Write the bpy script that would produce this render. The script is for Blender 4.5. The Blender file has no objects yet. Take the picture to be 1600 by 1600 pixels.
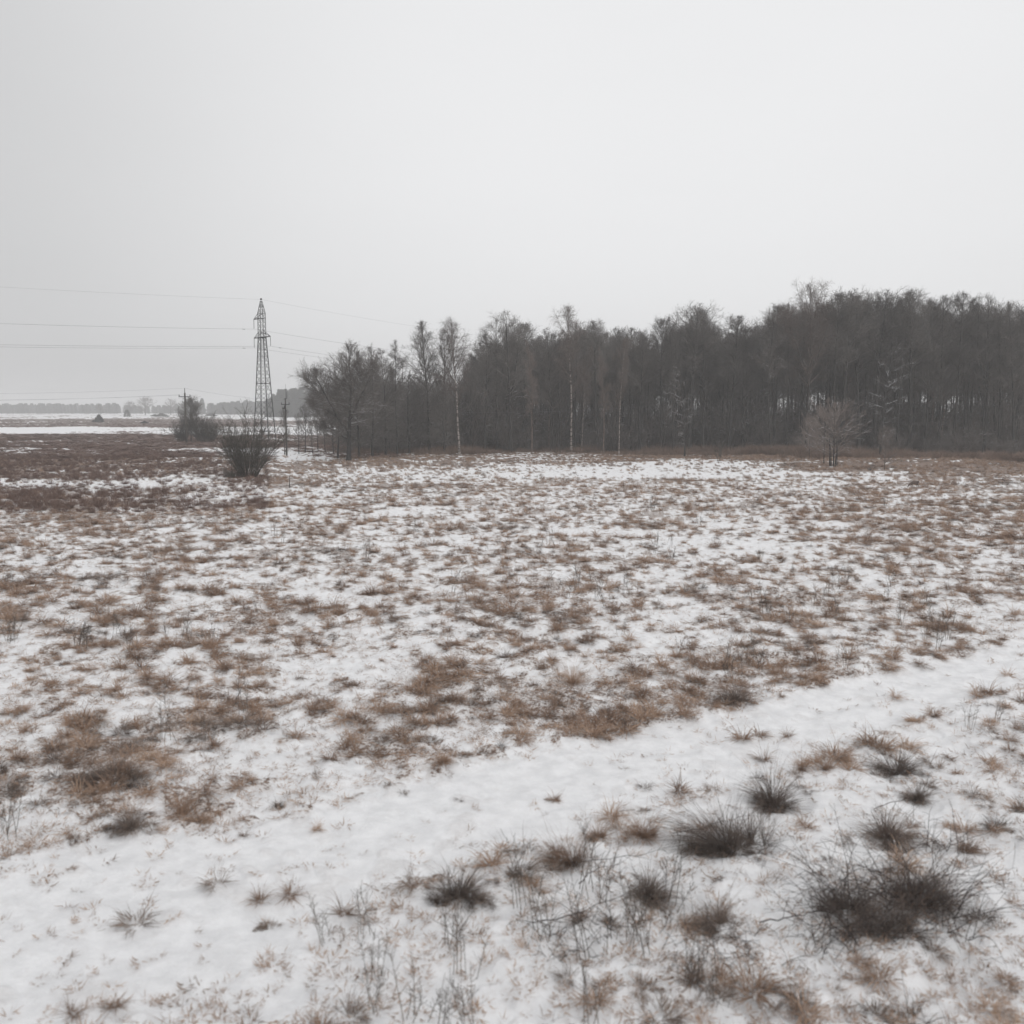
import bpy, math, random
import numpy as np
from mathutils import Vector, Matrix, noise as mnoise

# ------------------------------------------------------------------ camera, sky, sun, exposure
sc = bpy.context.scene
COL = sc.collection
F_PX, CAM_H, V_HOR = 1500.0, 7.5, 639.0          # in the 1600 px photograph
PITCH = math.atan((800 - V_HOR) / F_PX)
cam_d = bpy.data.cameras.new('camera')
cam = bpy.data.objects.new('camera', cam_d)
COL.objects.link(cam)
cam.location = (0, 0, CAM_H)
cam.rotation_euler = (math.pi / 2 - PITCH, 0, 0)
cam_d.sensor_fit = 'HORIZONTAL'
cam_d.sensor_width = 36
cam_d.lens = 36 * F_PX / 1600
cam_d.clip_end = 9000
cam_d.dof.use_dof = True
cam_d.dof.focus_distance = 150
cam_d.dof.aperture_fstop = (cam_d.lens / 1000) / 0.036
sc.camera = cam

SKY_STRENGTH = 0.1
SUN_EL, SUN_AZ = 38, 150          # azimuth clockwise from +Y (camera direction)
world = bpy.data.worlds.new('World')
sc.world = world
world.use_nodes = True
nt = world.node_tree
nt.nodes.clear()
def wn(t, **kw):
    n = nt.nodes.new(t)
    for k, v in kw.items(): setattr(n, k, v)
    return n
sky = wn('ShaderNodeTexSky', sky_type='NISHITA', sun_disc=False)
sky.sun_elevation = math.radians(SUN_EL); sky.sun_rotation = math.radians(SUN_AZ)
sky.dust_density = 6; sky.air_density = 1.2
bw = wn('ShaderNodeRGBToBW')
tc = wn('ShaderNodeTexCoord')
dot = wn('ShaderNodeVectorMath', operation='DOT_PRODUCT')
bd = Vector((0.22, 0.90, 0.34)).normalized()
dot.inputs[1].default_value = bd
mr = wn('ShaderNodeMapRange'); mr.interpolation_type = 'SMOOTHSTEP'
mr.inputs['From Min'].default_value = 0.72; mr.inputs['From Max'].default_value = 1.0
mr.inputs['To Min'].default_value = 6.6; mr.inputs['To Max'].default_value = 9.3
nz = wn('ShaderNodeTexNoise'); nz.inputs['Scale'].default_value = 2.2; nz.inputs['Detail'].default_value = 3
mpp = wn('ShaderNodeMapping'); mpp.inputs['Scale'].default_value = (1, 1, 3)
mrn = wn('ShaderNodeMapRange'); mrn.inputs['To Min'].default_value = 0.965; mrn.inputs['To Max'].default_value = 1.035
mul = wn('ShaderNodeMath', operation='MULTIPLY')
mix = wn('ShaderNodeMix', data_type='FLOAT'); mix.inputs[0].default_value = 0.9
tint = wn('ShaderNodeMix', data_type='RGBA', blend_type='MULTIPLY'); tint.inputs[0].default_value = 1
tint.inputs[7].default_value = (0.992, 0.998, 1.01, 1)
bg = wn('ShaderNodeBackground'); bg.inputs['Strength'].default_value = SKY_STRENGTH
out = wn('ShaderNodeOutputWorld')
L = nt.links.new
L(tc.outputs['Generated'], dot.inputs[0]); L(dot.outputs['Value'], mr.inputs['Value'])
L(tc.outputs['Generated'], mpp.inputs['Vector']); L(mpp.outputs[0], nz.inputs['Vector']); L(nz.outputs['Fac'], mrn.inputs['Value'])
L(mr.outputs[0], mul.inputs[0]); L(mrn.outputs[0], mul.inputs[1])
sxyz = wn('ShaderNodeSeparateXYZ'); zen = wn('ShaderNodeMapRange'); zen.interpolation_type = 'SMOOTHSTEP'
zen.inputs['From Min'].default_value = 0.42; zen.inputs['From Max'].default_value = 0.95; zen.inputs['To Min'].default_value = 1.0; zen.inputs['To Max'].default_value = 1.45
mulz = wn('ShaderNodeMath', operation='MULTIPLY')
L(tc.outputs['Generated'], sxyz.inputs[0]); L(sxyz.outputs['Z'], zen.inputs['Value']); L(mul.outputs[0], mulz.inputs[0]); L(zen.outputs[0], mulz.inputs[1])
L(sky.outputs[0], bw.inputs[0]); L(bw.outputs[0], mix.inputs[2]); L(mulz.outputs[0], mix.inputs[3])
L(mix.outputs[0], tint.inputs[6]); L(tint.outputs[2], bg.inputs['Color']); L(bg.outputs[0], out.inputs[0])

sun_d = bpy.data.lights.new('sun', 'SUN')
sun_d.energy = 0.6; sun_d.angle = math.radians(35); sun_d.color = (1, 0.97, 0.94)
sun = bpy.data.objects.new('sun', sun_d); COL.objects.link(sun)
sa, se = math.radians(SUN_AZ), math.radians(SUN_EL)
sdir = Vector((math.sin(sa) * math.cos(se), math.cos(sa) * math.cos(se), math.sin(se)))
sun.rotation_euler = sdir.to_track_quat('Z', 'Y').to_euler()
sun.location = (0, -20, 60)

sc.view_settings.view_transform = 'Standard'
sc.view_settings.look = 'None'
sc.view_settings.exposure = 0.0
sc.view_settings.gamma = 1
sc.render.engine = 'CYCLES'
cy = sc.cycles
cy.max_bounces = 5; cy.diffuse_bounces = 3; cy.glossy_bounces = 1; cy.transmission_bounces = 1
cy.volume_bounces = 1; cy.transparent_max_bounces = 4
cy.use_denoising = True
cy.use_adaptive_sampling = False
cy.caustics_reflective = False; cy.caustics_refractive = False

# ------------------------------------------------------------------ helpers: camera geometry
cp, sp_ = math.cos(PITCH), math.sin(PITCH)
def ray_ground(u, v, z=0.0):
    x = (np.asarray(u, float) - 800) / F_PX; y = (800 - np.asarray(v, float)) / F_PX
    dz = -sp_ + y * cp; dy = cp + y * sp_
    t = (z - CAM_H) / dz
    return x * t, dy * t
def g(u, v):
    x, y = ray_ground(u, v); return float(x), float(y)
def depth_at(v):
    x, y = g(800, v); return y * cp + CAM_H * sp_
def mpp_at(v):                    # metres per photo pixel for something standing at row v
    return depth_at(v) / F_PX
def project(X, Y, Z=0.0):
    d = Y * cp - (Z - CAM_H) * sp_
    uy = Y * sp_ + (Z - CAM_H) * cp
    return 800 + F_PX * X / d, 800 - F_PX * uy / d

# ------------------------------------------------------------------ helpers: numpy noise
def _hash(ix, iy, seed):
    h = (ix.astype(np.int64) * 374761393 + iy.astype(np.int64) * 668265263 + seed * 1442695041) & 0xFFFFFFFF
    h = ((h ^ (h >> 13)) * 1274126177) & 0xFFFFFFFF
    h = ((h ^ (h >> 16)) * 2246822519) & 0xFFFFFFFF
    return ((h ^ (h >> 15)) & 0xFFFFFF) / float(0xFFFFFF)
def vnoise(x, y, seed=0):
    ix, iy = np.floor(x), np.floor(y)
    fx, fy = x - ix, y - iy
    fx = fx * fx * fx * (fx * (fx * 6 - 15) + 10); fy = fy * fy * fy * (fy * (fy * 6 - 15) + 10)
    a = _hash(ix, iy, seed); b = _hash(ix + 1, iy, seed); c = _hash(ix, iy + 1, seed); d = _hash(ix + 1, iy + 1, seed)
    return (a * (1 - fx) + b * fx) * (1 - fy) + (c * (1 - fx) + d * fx) * fy
def rot2(x, y, a): return x * math.cos(a) - y * math.sin(a), x * math.sin(a) + y * math.cos(a)
def wn_(x, y, wl, seed):
    a, b = rot2(x, y, seed * 1.37); return vnoise(a / wl + seed * 11.3, b / wl - seed * 5.1, seed) - 0.5

# ------------------------------------------------------------------ how much dead grass shows where (world position -> cover 0..1)
CU = np.array([154, 300, 450, 600, 750, 900, 1050, 1200, 1350, 1446.])
ROWS = [
 (640, .1,.1,.1,.1,.1,.1,.1,.1,.1,.1),
 (648.5, .15,.1,.1,.1,.1,.1,.1,.1,.1,.1),
 (653, .25,.35,.05,.1,.1,.1,.1,.1,.1,.1),
 (656, .92,.9,.1,.5,.5,.5,.5,.5,.5,.5),
 (660, .92,.92,.85,.9,1,1,1,1,1,1),
 (666, .92,.92,.85,.9,1,1,1,1,1,1),
 (668.5, .03,.03,.05,.1,1,1,1,1,1,1),
 (677.5, .03,.03,.05,.1,1,1,1,1,1,1),
 (680, .9,.9,.8,1,1,1,1,1,1,1),
 (698, .97,.97,.95,1,1,1,1,1,1,1),
 (701, .5,.5,.3,1,1,1,1,1,1,1),
 (706, .5,.5,.15,.9,1,1,1,1,1,1),
 (712, .65,.55,.12,.55,.75,.9,.9,.95,1,1),
 (718, .85,.65,.35,.9,.95,.8,.5,.6,.97,1),
 (725, .85,.75,.3,.85,.7,.45,.12,.15,.9,1),
 (733, .9,.7,.7,.25,.15,.15,.1,.12,.5,.95),
 (741, .9,.4,.35,.15,.2,.3,.25,.2,.4,.7),
 (749, .6,.15,.45,.35,.35,.45,.4,.3,.42,.5),
 (757, .15,.2,.45,.6,.5,.4,.5,.4,.48,.5),
 (768, .85,.6,.4,.55,.45,.5,.6,.5,.5,.55),
 (790, .85,.65,.5,.5,.5,.55,.58,.5,.6,.62),
 (820, .7,.55,.5,.42,.38,.45,.5,.35,.55,.6),
 (850, .5,.5,.5,.45,.45,.35,.18,.25,.5,.5),
 (880, .45,.55,.5,.45,.5,.5,.35,.5,.45,.5),
 (910, .45,.45,.45,.4,.5,.6,.42,.55,.42,.45),
 (950, .42,.42,.4,.38,.6,.62,.4,.75,.4,.5),
 (1000, .3,.42,.4,.35,.4,.42,.4,.5,.5,.5),
 (1050, .42,.42,.38,.3,.38,.42,.5,.5,.55,.55),
 (1100, .32,.42,.38,.38,.6,.6,.68,.5,.5,.5),
 (1150, .42,.48,.36,.45,.62,.66,.6,.5,.5,.5),
 (1200, .5,.4,.18,.3,.4,.5,.5,.5,.5,.5),
 (1250, .42,.36,.12,.12,.2,.25,.25,.25,.3,.3),
 (1300, .30,.22,.05,.06,.14,.22,.22,.22,.27,.3),
 (1800, .04,.04,.04,.06,.16,.22,.25,.28,.35,.35),
]
RV = np.array([r[0] for r in ROWS], float); RT = np.array([r[1:] for r in ROWS], float)
TU = np.array([-400, 0, 154, 310, 420, 540, 700, 850, 1000, 1200, 1300, 1446, 1700, 2200.])
T_UP = np.array([1430, 1360, 1318, 1305, 1290, 1262, 1212, 1178, 1138, 1098, 1072, 1036, 965, 850.])
T_LO = np.array([1760, 1640, 1580, 1535, 1500, 1450, 1368, 1300, 1262, 1205, 1172, 1118, 1020, 880.])
def table(u, v):
    uu = np.clip(u, CU[0], CU[-1]); vv = np.clip(v, RV[0], RV[-1])
    i = np.clip(np.searchsorted(RV, vv) - 1, 0, len(RV) - 2); fv = (vv - RV[i]) / (RV[i + 1] - RV[i])
    j = np.clip(np.searchsorted(CU, uu) - 1, 0, len(CU) - 2); fu = (uu - CU[j]) / (CU[j + 1] - CU[j])
    a = RT[i, j] * (1 - fu) + RT[i, j + 1] * fu; b = RT[i + 1, j] * (1 - fu) + RT[i + 1, j + 1] * fu
    return a * (1 - fv) + b * fv
BLOBS = [  # photo column, row, half width, half height, cover
 (660, 760, 75, 5, .95), (1080, 748, 90, 4, .85), (450, 757, 60, 6, .8), (390, 752, 45, 8, .9), (490, 733, 60, 4, .8),
 (1170, 945, 75, 16, .95), (1180, 900, 90, 20, .55), (1120, 847, 95, 14, .05), (930, 830, 80, 9, .12), (1090, 815, 60, 8, .1),
 (300, 935, 40, 12, .5), (420, 985, 60, 16, .88), (530, 968, 28, 12, .85), (300, 1140, 60, 22, .7), (400, 1120, 60, 18, .7),
 (160, 1210, 40, 34, .9), (285, 1262, 36, 16, .8), (205, 1285, 36, 16, .85), (470, 1220, 90, 50, .03), (690, 1092, 40, 18, .8),
 (950, 1150, 90, 22, .9), (820, 1100, 120, 24, .8), (1120, 1085, 60, 22, .9), (560, 1050, 60, 26, .12), (850, 1180, 60, 12, .8),
 (600, 1130, 40, 16, .75), (830, 930, 80, 22, .75), (1300, 1050, 60, 14, .6), (1400, 865, 50, 5, .9), (660, 800, 60, 6, .15),
 (690, 1195, 16, 9, .8), (865, 1238, 28, 6, .7), (1400, 1185, 60, 22, .55), (1410, 1400, 70, 50, .5), (1200, 1290, 70, 40, .25),
 (600, 1420, 90, 40, .08), (1180, 1390, 60, 50, .2), (1330, 730, 110, 9, .97), (1430, 718, 40, 3, .2), (250, 755, 90, 6, .05),
 (475, 717, 55, 5, .1),(1000, 740, 260, 5, .1), (180, 780, 110, 12, .9)]
def track_mask(u, v, X, Y):
    w = 9 * wn_(X, Y, 2.3, 31) + 12 * wn_(X, Y, 0.8, 32)
    k = np.clip((v - 1000) / 200, .4, 1.3)
    up = np.interp(u, TU, T_UP); lo = np.interp(u, TU, T_LO)
    a = np.clip((v + w * k - up) / 14 + .5, 0, 1); b = np.clip((lo - v + w * 1.6 * k) / 20 + .5, 0, 1)
    return a * b
def cover(X, Y):
    """target cover and clump value for ground points"""
    Yc = np.maximum(Y, 3.0)
    u, v = project(X, Yc)
    wob = np.clip((v - 690) / 60, 0.12, 1)
    u2 = u + 26 * wob * wn_(X, Y, 9, 41); v2 = v + 10 * wob * wn_(X, Y, 7, 42)
    d = table(u2, v2)
    for (bu, bv, ru, rv, c) in BLOBS:
        q = ((u2 - bu) / ru) ** 2 + ((v2 - bv) / rv) ** 2
        w = np.clip((1.35 - q) / .8, 0, 1)
        d = d * (1 - w) + c * w
    verge = np.clip((v - np.interp(u, TU, T_LO)) / 20, 0, 1)
    t = track_mask(u, v, X, Y)
    d = d * (1 - t) + 0.02 * t
    n = 0.16 * wn_(X, Y, 3.6, 1) + 0.26 * wn_(X, Y, 1.35, 2) + 0.50 * wn_(X, Y, 0.60, 3) + 0.55 * wn_(X, Y, 0.28, 4)
    far = np.clip((Y - 90) / 140, 0, 1)
    n = n * (1 - far * .3) + far * (0.55 * wn_(X, Y, 11, 5) + .5 * wn_(X, Y * .35, 30, 6))
    n = 0.5 + n * 1.95
    d = np.where((d > .22) & (d < .8), d * 1.06 + .02, d)
    m = np.clip((d - n) / 0.34 + 0.5, 0, 1)
    m = m * m * (3 - 2 * m)
    return d, m, t, verge, u, v
def height(X, Y, m=None, t=None, v=None):
    X = np.asarray(X, float); Y = np.asarray(Y, float)
    if m is None: d, m, t, ve, u, v = cover(X, Y)
    near = np.clip(1 - (Y - 40) / 160, 0.0, 1)
    z = 0.30 * wn_(X, Y, 17, 51) + 0.16 * wn_(X, Y, 6, 52)
    z = z + (1 - t * .88) * near * (0.22 * wn_(X, Y, 1.7, 53) + 0.15 * wn_(X, Y, 0.7, 54) + 0.09 * wn_(X, Y, 0.3, 55)) + near * .03 * wn_(X, Y, .22, 56)
    z = z + near * 0.05 * m - 0.06 * t
    uu, vq = project(X, np.maximum(Y, 3.0)); fr = (vq - np.interp(uu, TU, T_UP)) / (np.interp(uu, TU, T_LO) - np.interp(uu, TU, T_UP))
    z = z - t * near * .045 * (np.exp(-((fr - .30) / .07) ** 2) + np.exp(-((fr - .68) / .07) ** 2))
    z = z * np.clip(1.4 - Y / 1500, .2, 1)
    # low brown mound at the right edge of the wood
    z = z + 0.5 * np.exp(-(((X - 58) / 14) ** 2 + ((Y - 134) / 7) ** 2))
    return z
def gz(x, y): return float(height(np.array([x]), np.array([y]))[0])

# ------------------------------------------------------------------ helpers: meshes (quads only)
class MB:
    def __init__(s): s.v = []; s.f = []; s.n = 0
    def add(s, v, f):
        v = np.asarray(v, float).reshape(-1, 3); f = np.asarray(f, int).reshape(-1, 4)
        s.v.append(v); s.f.append(f + s.n); s.n += len(v)
    def tubes(s, P, R, sides):
        N, k, _ = P.shape
        T = np.empty_like(P); T[:, 1:-1] = P[:, 2:] - P[:, :-2]; T[:, 0] = P[:, 1] - P[:, 0]; T[:, -1] = P[:, -1] - P[:, -2]
        T /= np.linalg.norm(T, axis=2, keepdims=True) + 1e-9
        ref = np.where(np.abs(T[:, :1, 2:3]) > .8, np.array([[[1., 0, 0]]]), np.array([[[0, 0, 1.]]]))
        ref = np.broadcast_to(ref, T.shape)
        U = np.cross(T, ref); U /= np.linalg.norm(U, axis=2, keepdims=True) + 1e-9
        V = np.cross(T, U)
        a = np.arange(sides) * 2 * math.pi / sides
        ring = (P[:, :, None, :] + R[:, :, None, None] * (np.cos(a)[None, None, :, None] * U[:, :, None, :] + np.sin(a)[None, None, :, None] * V[:, :, None, :]))
        idx = np.arange(N * k * sides).reshape(N, k, sides)
        A = idx[:, :-1]; B = idx[:, 1:]
        A2 = np.roll(A, -1, axis=2); B2 = np.roll(B, -1, axis=2)
        s.add(ring, np.stack([A, A2, B2, B], axis=-1))
    def ribbons(s, P, W, side):
        """P N,k,3 ; W N,k half width ; side N,3"""
        N, k, _ = P.shape
        l = P - side[:, None, :] * W[:, :, None]; r = P + side[:, None, :] * W[:, :, None]
        vv = np.stack([l, r], axis=2)
        idx = np.arange(N * k * 2).reshape(N, k, 2)
        s.add(vv, np.stack([idx[:, :-1, 0], idx[:, :-1, 1], idx[:, 1:, 1], idx[:, 1:, 0]], axis=-1))
    def bar(s, a, b, w, h=None):
        a = np.array(a, float); b = np.array(b, float); h = h or w
        d = b - a; d /= np.linalg.norm(d)
        ref = np.array([0, 0, 1.]) if abs(d[2]) < .9 else np.array([1., 0, 0])
        u = np.cross(d, ref); u /= np.linalg.norm(u); w2 = np.cross(d, u)
        vs = []
        for p in (a, b):
            for (i, j) in ((-1, -1), (1, -1), (1, 1), (-1, 1)): vs.append(p + u * i * w / 2 + w2 * j * h / 2)
        s.add(vs, [(0, 3, 2, 1), (4, 5, 6, 7), (0, 1, 5, 4), (1, 2, 6, 5), (2, 3, 7, 6), (3, 0, 4, 7)])
    def tube(s, pts, rad, sides=8, cap=True):
        P = np.array(pts, float)[None]; R = np.array(rad, float)[None] if np.ndim(rad) else np.full((1, len(pts)), float(rad))
        if cap:
            P = np.concatenate([P[:, :1], P, P[:, -1:]], axis=1); R = np.concatenate([R[:, :1] * 0.01, R, R[:, -1:] * 0.01], axis=1)
            P[:, 0] = P[:, 0] - (P[:, 2] - P[:, 1]) * 1e-3; P[:, -1] = P[:, -1] + (P[:, -2] - P[:, -3]) * 1e-3
        s.tubes(P, R, sides)
    def mesh(s, name, mat, smooth=False):
        me = bpy.data.meshes.new(name)
        V = np.concatenate(s.v).astype(np.float32); Fc = np.concatenate(s.f).astype(np.int32)
        me.vertices.add(len(V)); me.vertices.foreach_set('co', V.ravel())
        me.loops.add(len(Fc) * 4); me.loops.foreach_set('vertex_index', Fc.ravel())
        me.polygons.add(len(Fc)); me.polygons.foreach_set('loop_start', np.arange(len(Fc), dtype=np.int32) * 4)
        me.update(calc_edges=True)
        if smooth: me.polygons.foreach_set('use_smooth', np.ones(len(Fc), bool))
        me.materials.append(mat)
        return me
    def build(s, name, mat, parent=None, smooth=False, loc=None):
        o = bpy.data.objects.new(name, s.mesh(name, mat, smooth)); COL.objects.link(o)
        if parent is not None: o.parent = parent
        if loc is not None: o.location = loc
        return o
def tag(o, label=None, cat=None, group=None, kind=None):
    if label: o['label'] = label
    if cat: o['category'] = cat
    if group: o['group'] = group
    if kind: o['kind'] = kind
    return o
def empty(name, loc, rz=0):
    o = bpy.data.objects.new(name, None); COL.objects.link(o)
    o.location = loc; o.rotation_euler = (0, 0, rz); o.empty_display_size = .2
    return o

# ------------------------------------------------------------------ materials
def mat(name, rough=0.9):
    m = bpy.data.materials.new(name); m.use_nodes = True
    b = m.node_tree.nodes['Principled BSDF']; b.inputs['Roughness'].default_value = rough
    b.inputs['Specular IOR Level'].default_value = 0.2
    return m, m.node_tree, b
def N(t, ty, **kw):
    n = t.nodes.new(ty)
    for k, v in kw.items(): setattr(n, k, v)
    return n
def bark_mat(name, c1, c2, snow=0.0, scale=6, marks=None):
    m, t, b = mat(name)
    tcn = N(t, 'ShaderNodeTexCoord'); n = N(t, 'ShaderNodeTexNoise'); n.inputs['Scale'].default_value = scale
    mp = N(t, 'ShaderNodeMapping'); mp.inputs['Scale'].default_value = (1, 1, .35 if marks is None else 1)
    t.links.new(tcn.outputs['Object'], mp.inputs['Vector']); t.links.new(mp.outputs[0], n.inputs['Vector'])
    r = N(t, 'ShaderNodeMapRange'); r.inputs['From Min'].default_value = .35; r.inputs['From Max'].default_value = .65
    t.links.new(n.outputs['Fac'], r.inputs['Value'])
    oi = N(t, 'ShaderNodeObjectInfo')
    mx = N(t, 'ShaderNodeMix', data_type='RGBA'); mx.inputs[6].default_value = (*c1, 1); mx.inputs[7].default_value = (*c2, 1)
    t.links.new(r.outputs[0], mx.inputs[0])
    last = mx.outputs[2]
    br = N(t, 'ShaderNodeMapRange'); br.inputs['To Min'].default_value = .78; br.inputs['To Max'].default_value = 1.25
    t.links.new(oi.outputs['Random'], br.inputs['Value'])
    ml = N(t, 'ShaderNodeVectorMath', operation='SCALE'); t.links.new(last, ml.inputs[0]); t.links.new(br.outputs[0], ml.inputs['Scale'])
    last = ml.outputs[0]
    if marks:
        n2 = N(t, 'ShaderNodeTexNoise'); n2.inputs['Scale'].default_value = 1.6
        mp2 = N(t, 'ShaderNodeMapping'); mp2.inputs['Scale'].default_value = (1, 1, 2.4)
        t.links.new(tcn.outputs['Object'], mp2.inputs['Vector']); t.links.new(mp2.outputs[0], n2.inputs['Vector'])
        r2 = N(t, 'ShaderNodeMapRange'); r2.inputs['From Min'].default_value = .46; r2.inputs['From Max'].default_value = .60
        t.links.new(n2.outputs['Fac'], r2.inputs['Value'])
        m2 = N(t, 'ShaderNodeMix', data_type='RGBA'); m2.inputs[7].default_value = (*marks, 1)
        t.links.new(r2.outputs[0], m2.inputs[0]); t.links.new(last, m2.inputs[6]); last = m2.outputs[2]
    if snow > 0:
        ge = N(t, 'ShaderNodeNewGeometry'); sx = N(t, 'ShaderNodeSeparateXYZ'); t.links.new(ge.outputs['Normal'], sx.inputs[0])
        n3 = N(t, 'ShaderNodeTexNoise'); n3.inputs['Scale'].default_value = .9; t.links.new(ge.outputs['Position'], n3.inputs['Vector'])
        ad = N(t, 'ShaderNodeMath', operation='ADD'); t.links.new(sx.outputs['Z'], ad.inputs[0]); t.links.new(n3.outputs['Fac'], ad.inputs[1])
        r3 = N(t, 'ShaderNodeMapRange'); r3.inputs['From Min'].default_value = 1.62 - snow; r3.inputs['From Max'].default_value = 1.72 - snow
        t.links.new(ad.outputs[0], r3.inputs['Value'])
        m3 = N(t, 'ShaderNodeMix', data_type='RGBA'); m3.inputs[7].default_value = (.75, .76, .78, 1)
        t.links.new(r3.outputs[0], m3.inputs[0]); t.links.new(last, m3.inputs[6]); last = m3.outputs[2]
    t.links.new(last, b.inputs['Base Color'])
    return m
M_BARK = bark_mat('alder_bark', (.034, .032, .031), (.066, .061, .058), snow=.10)
M_TWIG = bark_mat('alder_twigs', (.122, .113, .106), (.185, .170, .158))
M_TWIG_SNOW = bark_mat('snow_lined_branches', (.095, .084, .078), (.15, .134, .122), snow=.30)
M_SNOWBR = bark_mat('branches_with_snow_on_top', (.08, .07, .065), (.13, .115, .105), snow=.36)
M_BIRCH = bark_mat('birch_bark', (.22, .195, .18), (.38, .335, .31), marks=(.07, .06, .055))
M_REDBIRCH = bark_mat('reddish_birch_bark', (.17, .125, .105), (.26, .20, .17), marks=(.10, .075, .065))
M_BTWIG = bark_mat('birch_twigs', (.135, .112, .100), (.20, .164, .147))
M_YOUNG = bark_mat('young_reddish_twigs', (.17, .142, .128), (.26, .218, .198), snow=.26)
M_BUSH = bark_mat('willow_stems', (.055, .052, .045), (.10, .088, .074))
M_SCRUB = bark_mat('undergrowth_twigs', (.118, .106, .099), (.195, .174, .162), snow=.26)
M_CONIFER = bark_mat('spruce_foliage', (.03, .04, .03), (.05, .06, .045))
M_FARWOOD = bark_mat('far_wood_foliage', (.04, .045, .04), (.07, .07, .062))
M_WOODPOLE = bark_mat('weathered_pole_wood', (.06, .055, .05), (.10, .09, .08), scale=3)
M_STEEL = bark_mat('weathered_galvanised_steel', (.045, .050, .048), (.08, .086, .083), scale=2)
M_DARKSTEEL = bark_mat('dark_steel_fittings', (.04, .043, .045), (.07, .07, .07), scale=4)
M_GLASSINS = bark_mat('dull_insulator_porcelain', (.10, .10, .10), (.16, .15, .15), scale=4)
M_WIRE = bark_mat('aluminium_wire', (.20, .20, .21), (.26, .26, .27), scale=1)
M_DEER = bark_mat('deer_fur', (.11, .082, .07), (.155, .12, .10), scale=7)
M_CANE = bark_mat('dead_canes', (.055, .047, .044), (.12, .095, .085), scale=9)

def grass_mat(name, cols, dark=.5, snow=0.0):
    m, t, b = mat(name, .85)
    oi = N(t, 'ShaderNodeObjectInfo'); ge = N(t, 'ShaderNodeNewGeometry'); tcn = N(t, 'ShaderNodeTexCoord')
    n = N(t, 'ShaderNodeTexNoise'); n.inputs['Scale'].default_value = 1.1; n.inputs['Detail'].default_value = 4
    t.links.new(ge.outputs['Position'], n.inputs['Vector'])
    n2 = N(t, 'ShaderNodeTexNoise'); n2.inputs['Scale'].default_value = 26; t.links.new(tcn.outputs['Object'], n2.inputs['Vector'])
    a = N(t, 'ShaderNodeMath', operation='MULTIPLY_ADD'); a.inputs[1].default_value = .55
    t.links.new(oi.outputs['Random'], a.inputs[0]); t.links.new(n.outputs['Fac'], a.inputs[2])
    a2 = N(t, 'ShaderNodeMath', operation='MULTIPLY_ADD'); a2.inputs[1].default_value = .9; t.links.new(n2.outputs['Fac'], a2.inputs[0]); t.links.new(a.outputs[0], a2.inputs[2])
    r = N(t, 'ShaderNodeMapRange'); r.inputs['From Min'].default_value = .75; r.inputs['From Max'].default_value = 1.75
    t.links.new(a2.outputs[0], r.inputs['Value'])
    cr = N(t, 'ShaderNodeValToRGB'); el = cr.color_ramp.elements
    el[0].color = (*cols[0], 1); el[1].color = (*cols[-1], 1); el[0].position = 0
    for i, c in enumerate(cols[1:-1]):
        e = el.new((i + 1) / (len(cols) - 1)); e.color = (*c, 1)
    t.links.new(r.outputs[0], cr.inputs['Fac'])
    last = cr.outputs[0]
    if snow > 0:
        n4 = N(t, 'ShaderNodeTexNoise'); n4.inputs['Scale'].default_value = 9; n4.inputs['Detail'].default_value = 2
        t.links.new(ge.outputs['Position'], n4.inputs['Vector'])
        r4 = N(t, 'ShaderNodeMapRange'); r4.inputs['From Min'].default_value = .72 - snow; r4.inputs['From Max'].default_value = .78 - snow
        t.links.new(n4.outputs['Fac'], r4.inputs['Value'])
        m4 = N(t, 'ShaderNodeMix', data_type='RGBA'); m4.inputs[7].default_value = (.78, .78, .79, 1)
        t.links.new(r4.outputs[0], m4.inputs[0]); t.links.new(last, m4.inputs[6]); last = m4.outputs[2]
    t.links.new(last, b.inputs['Base Color'])
    return m
M_GRASS = grass_mat('dead_brown_grass', [(.13, .092, .073), (.28, .192, .142), (.43, .298, .218), (.54, .405, .31)], snow=.10)
M_SEDGE = grass_mat('dark_grey_sedge', [(.078, .066, .058), (.19, .15, .128), (.38, .295, .24)], snow=.05)
M_REED = grass_mat('russet_reeds', [(.12, .088, .072), (.21, .152, .122), (.31, .228, .185)])
M_HEATH = grass_mat('dark_russet_grass', [(.10, .065, .055), (.17, .11, .09), (.24, .165, .13)], snow=.04)
M_WEED = grass_mat('dry_weed_stems', [(.10, .085, .075), (.19, .155, .13)])

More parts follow.
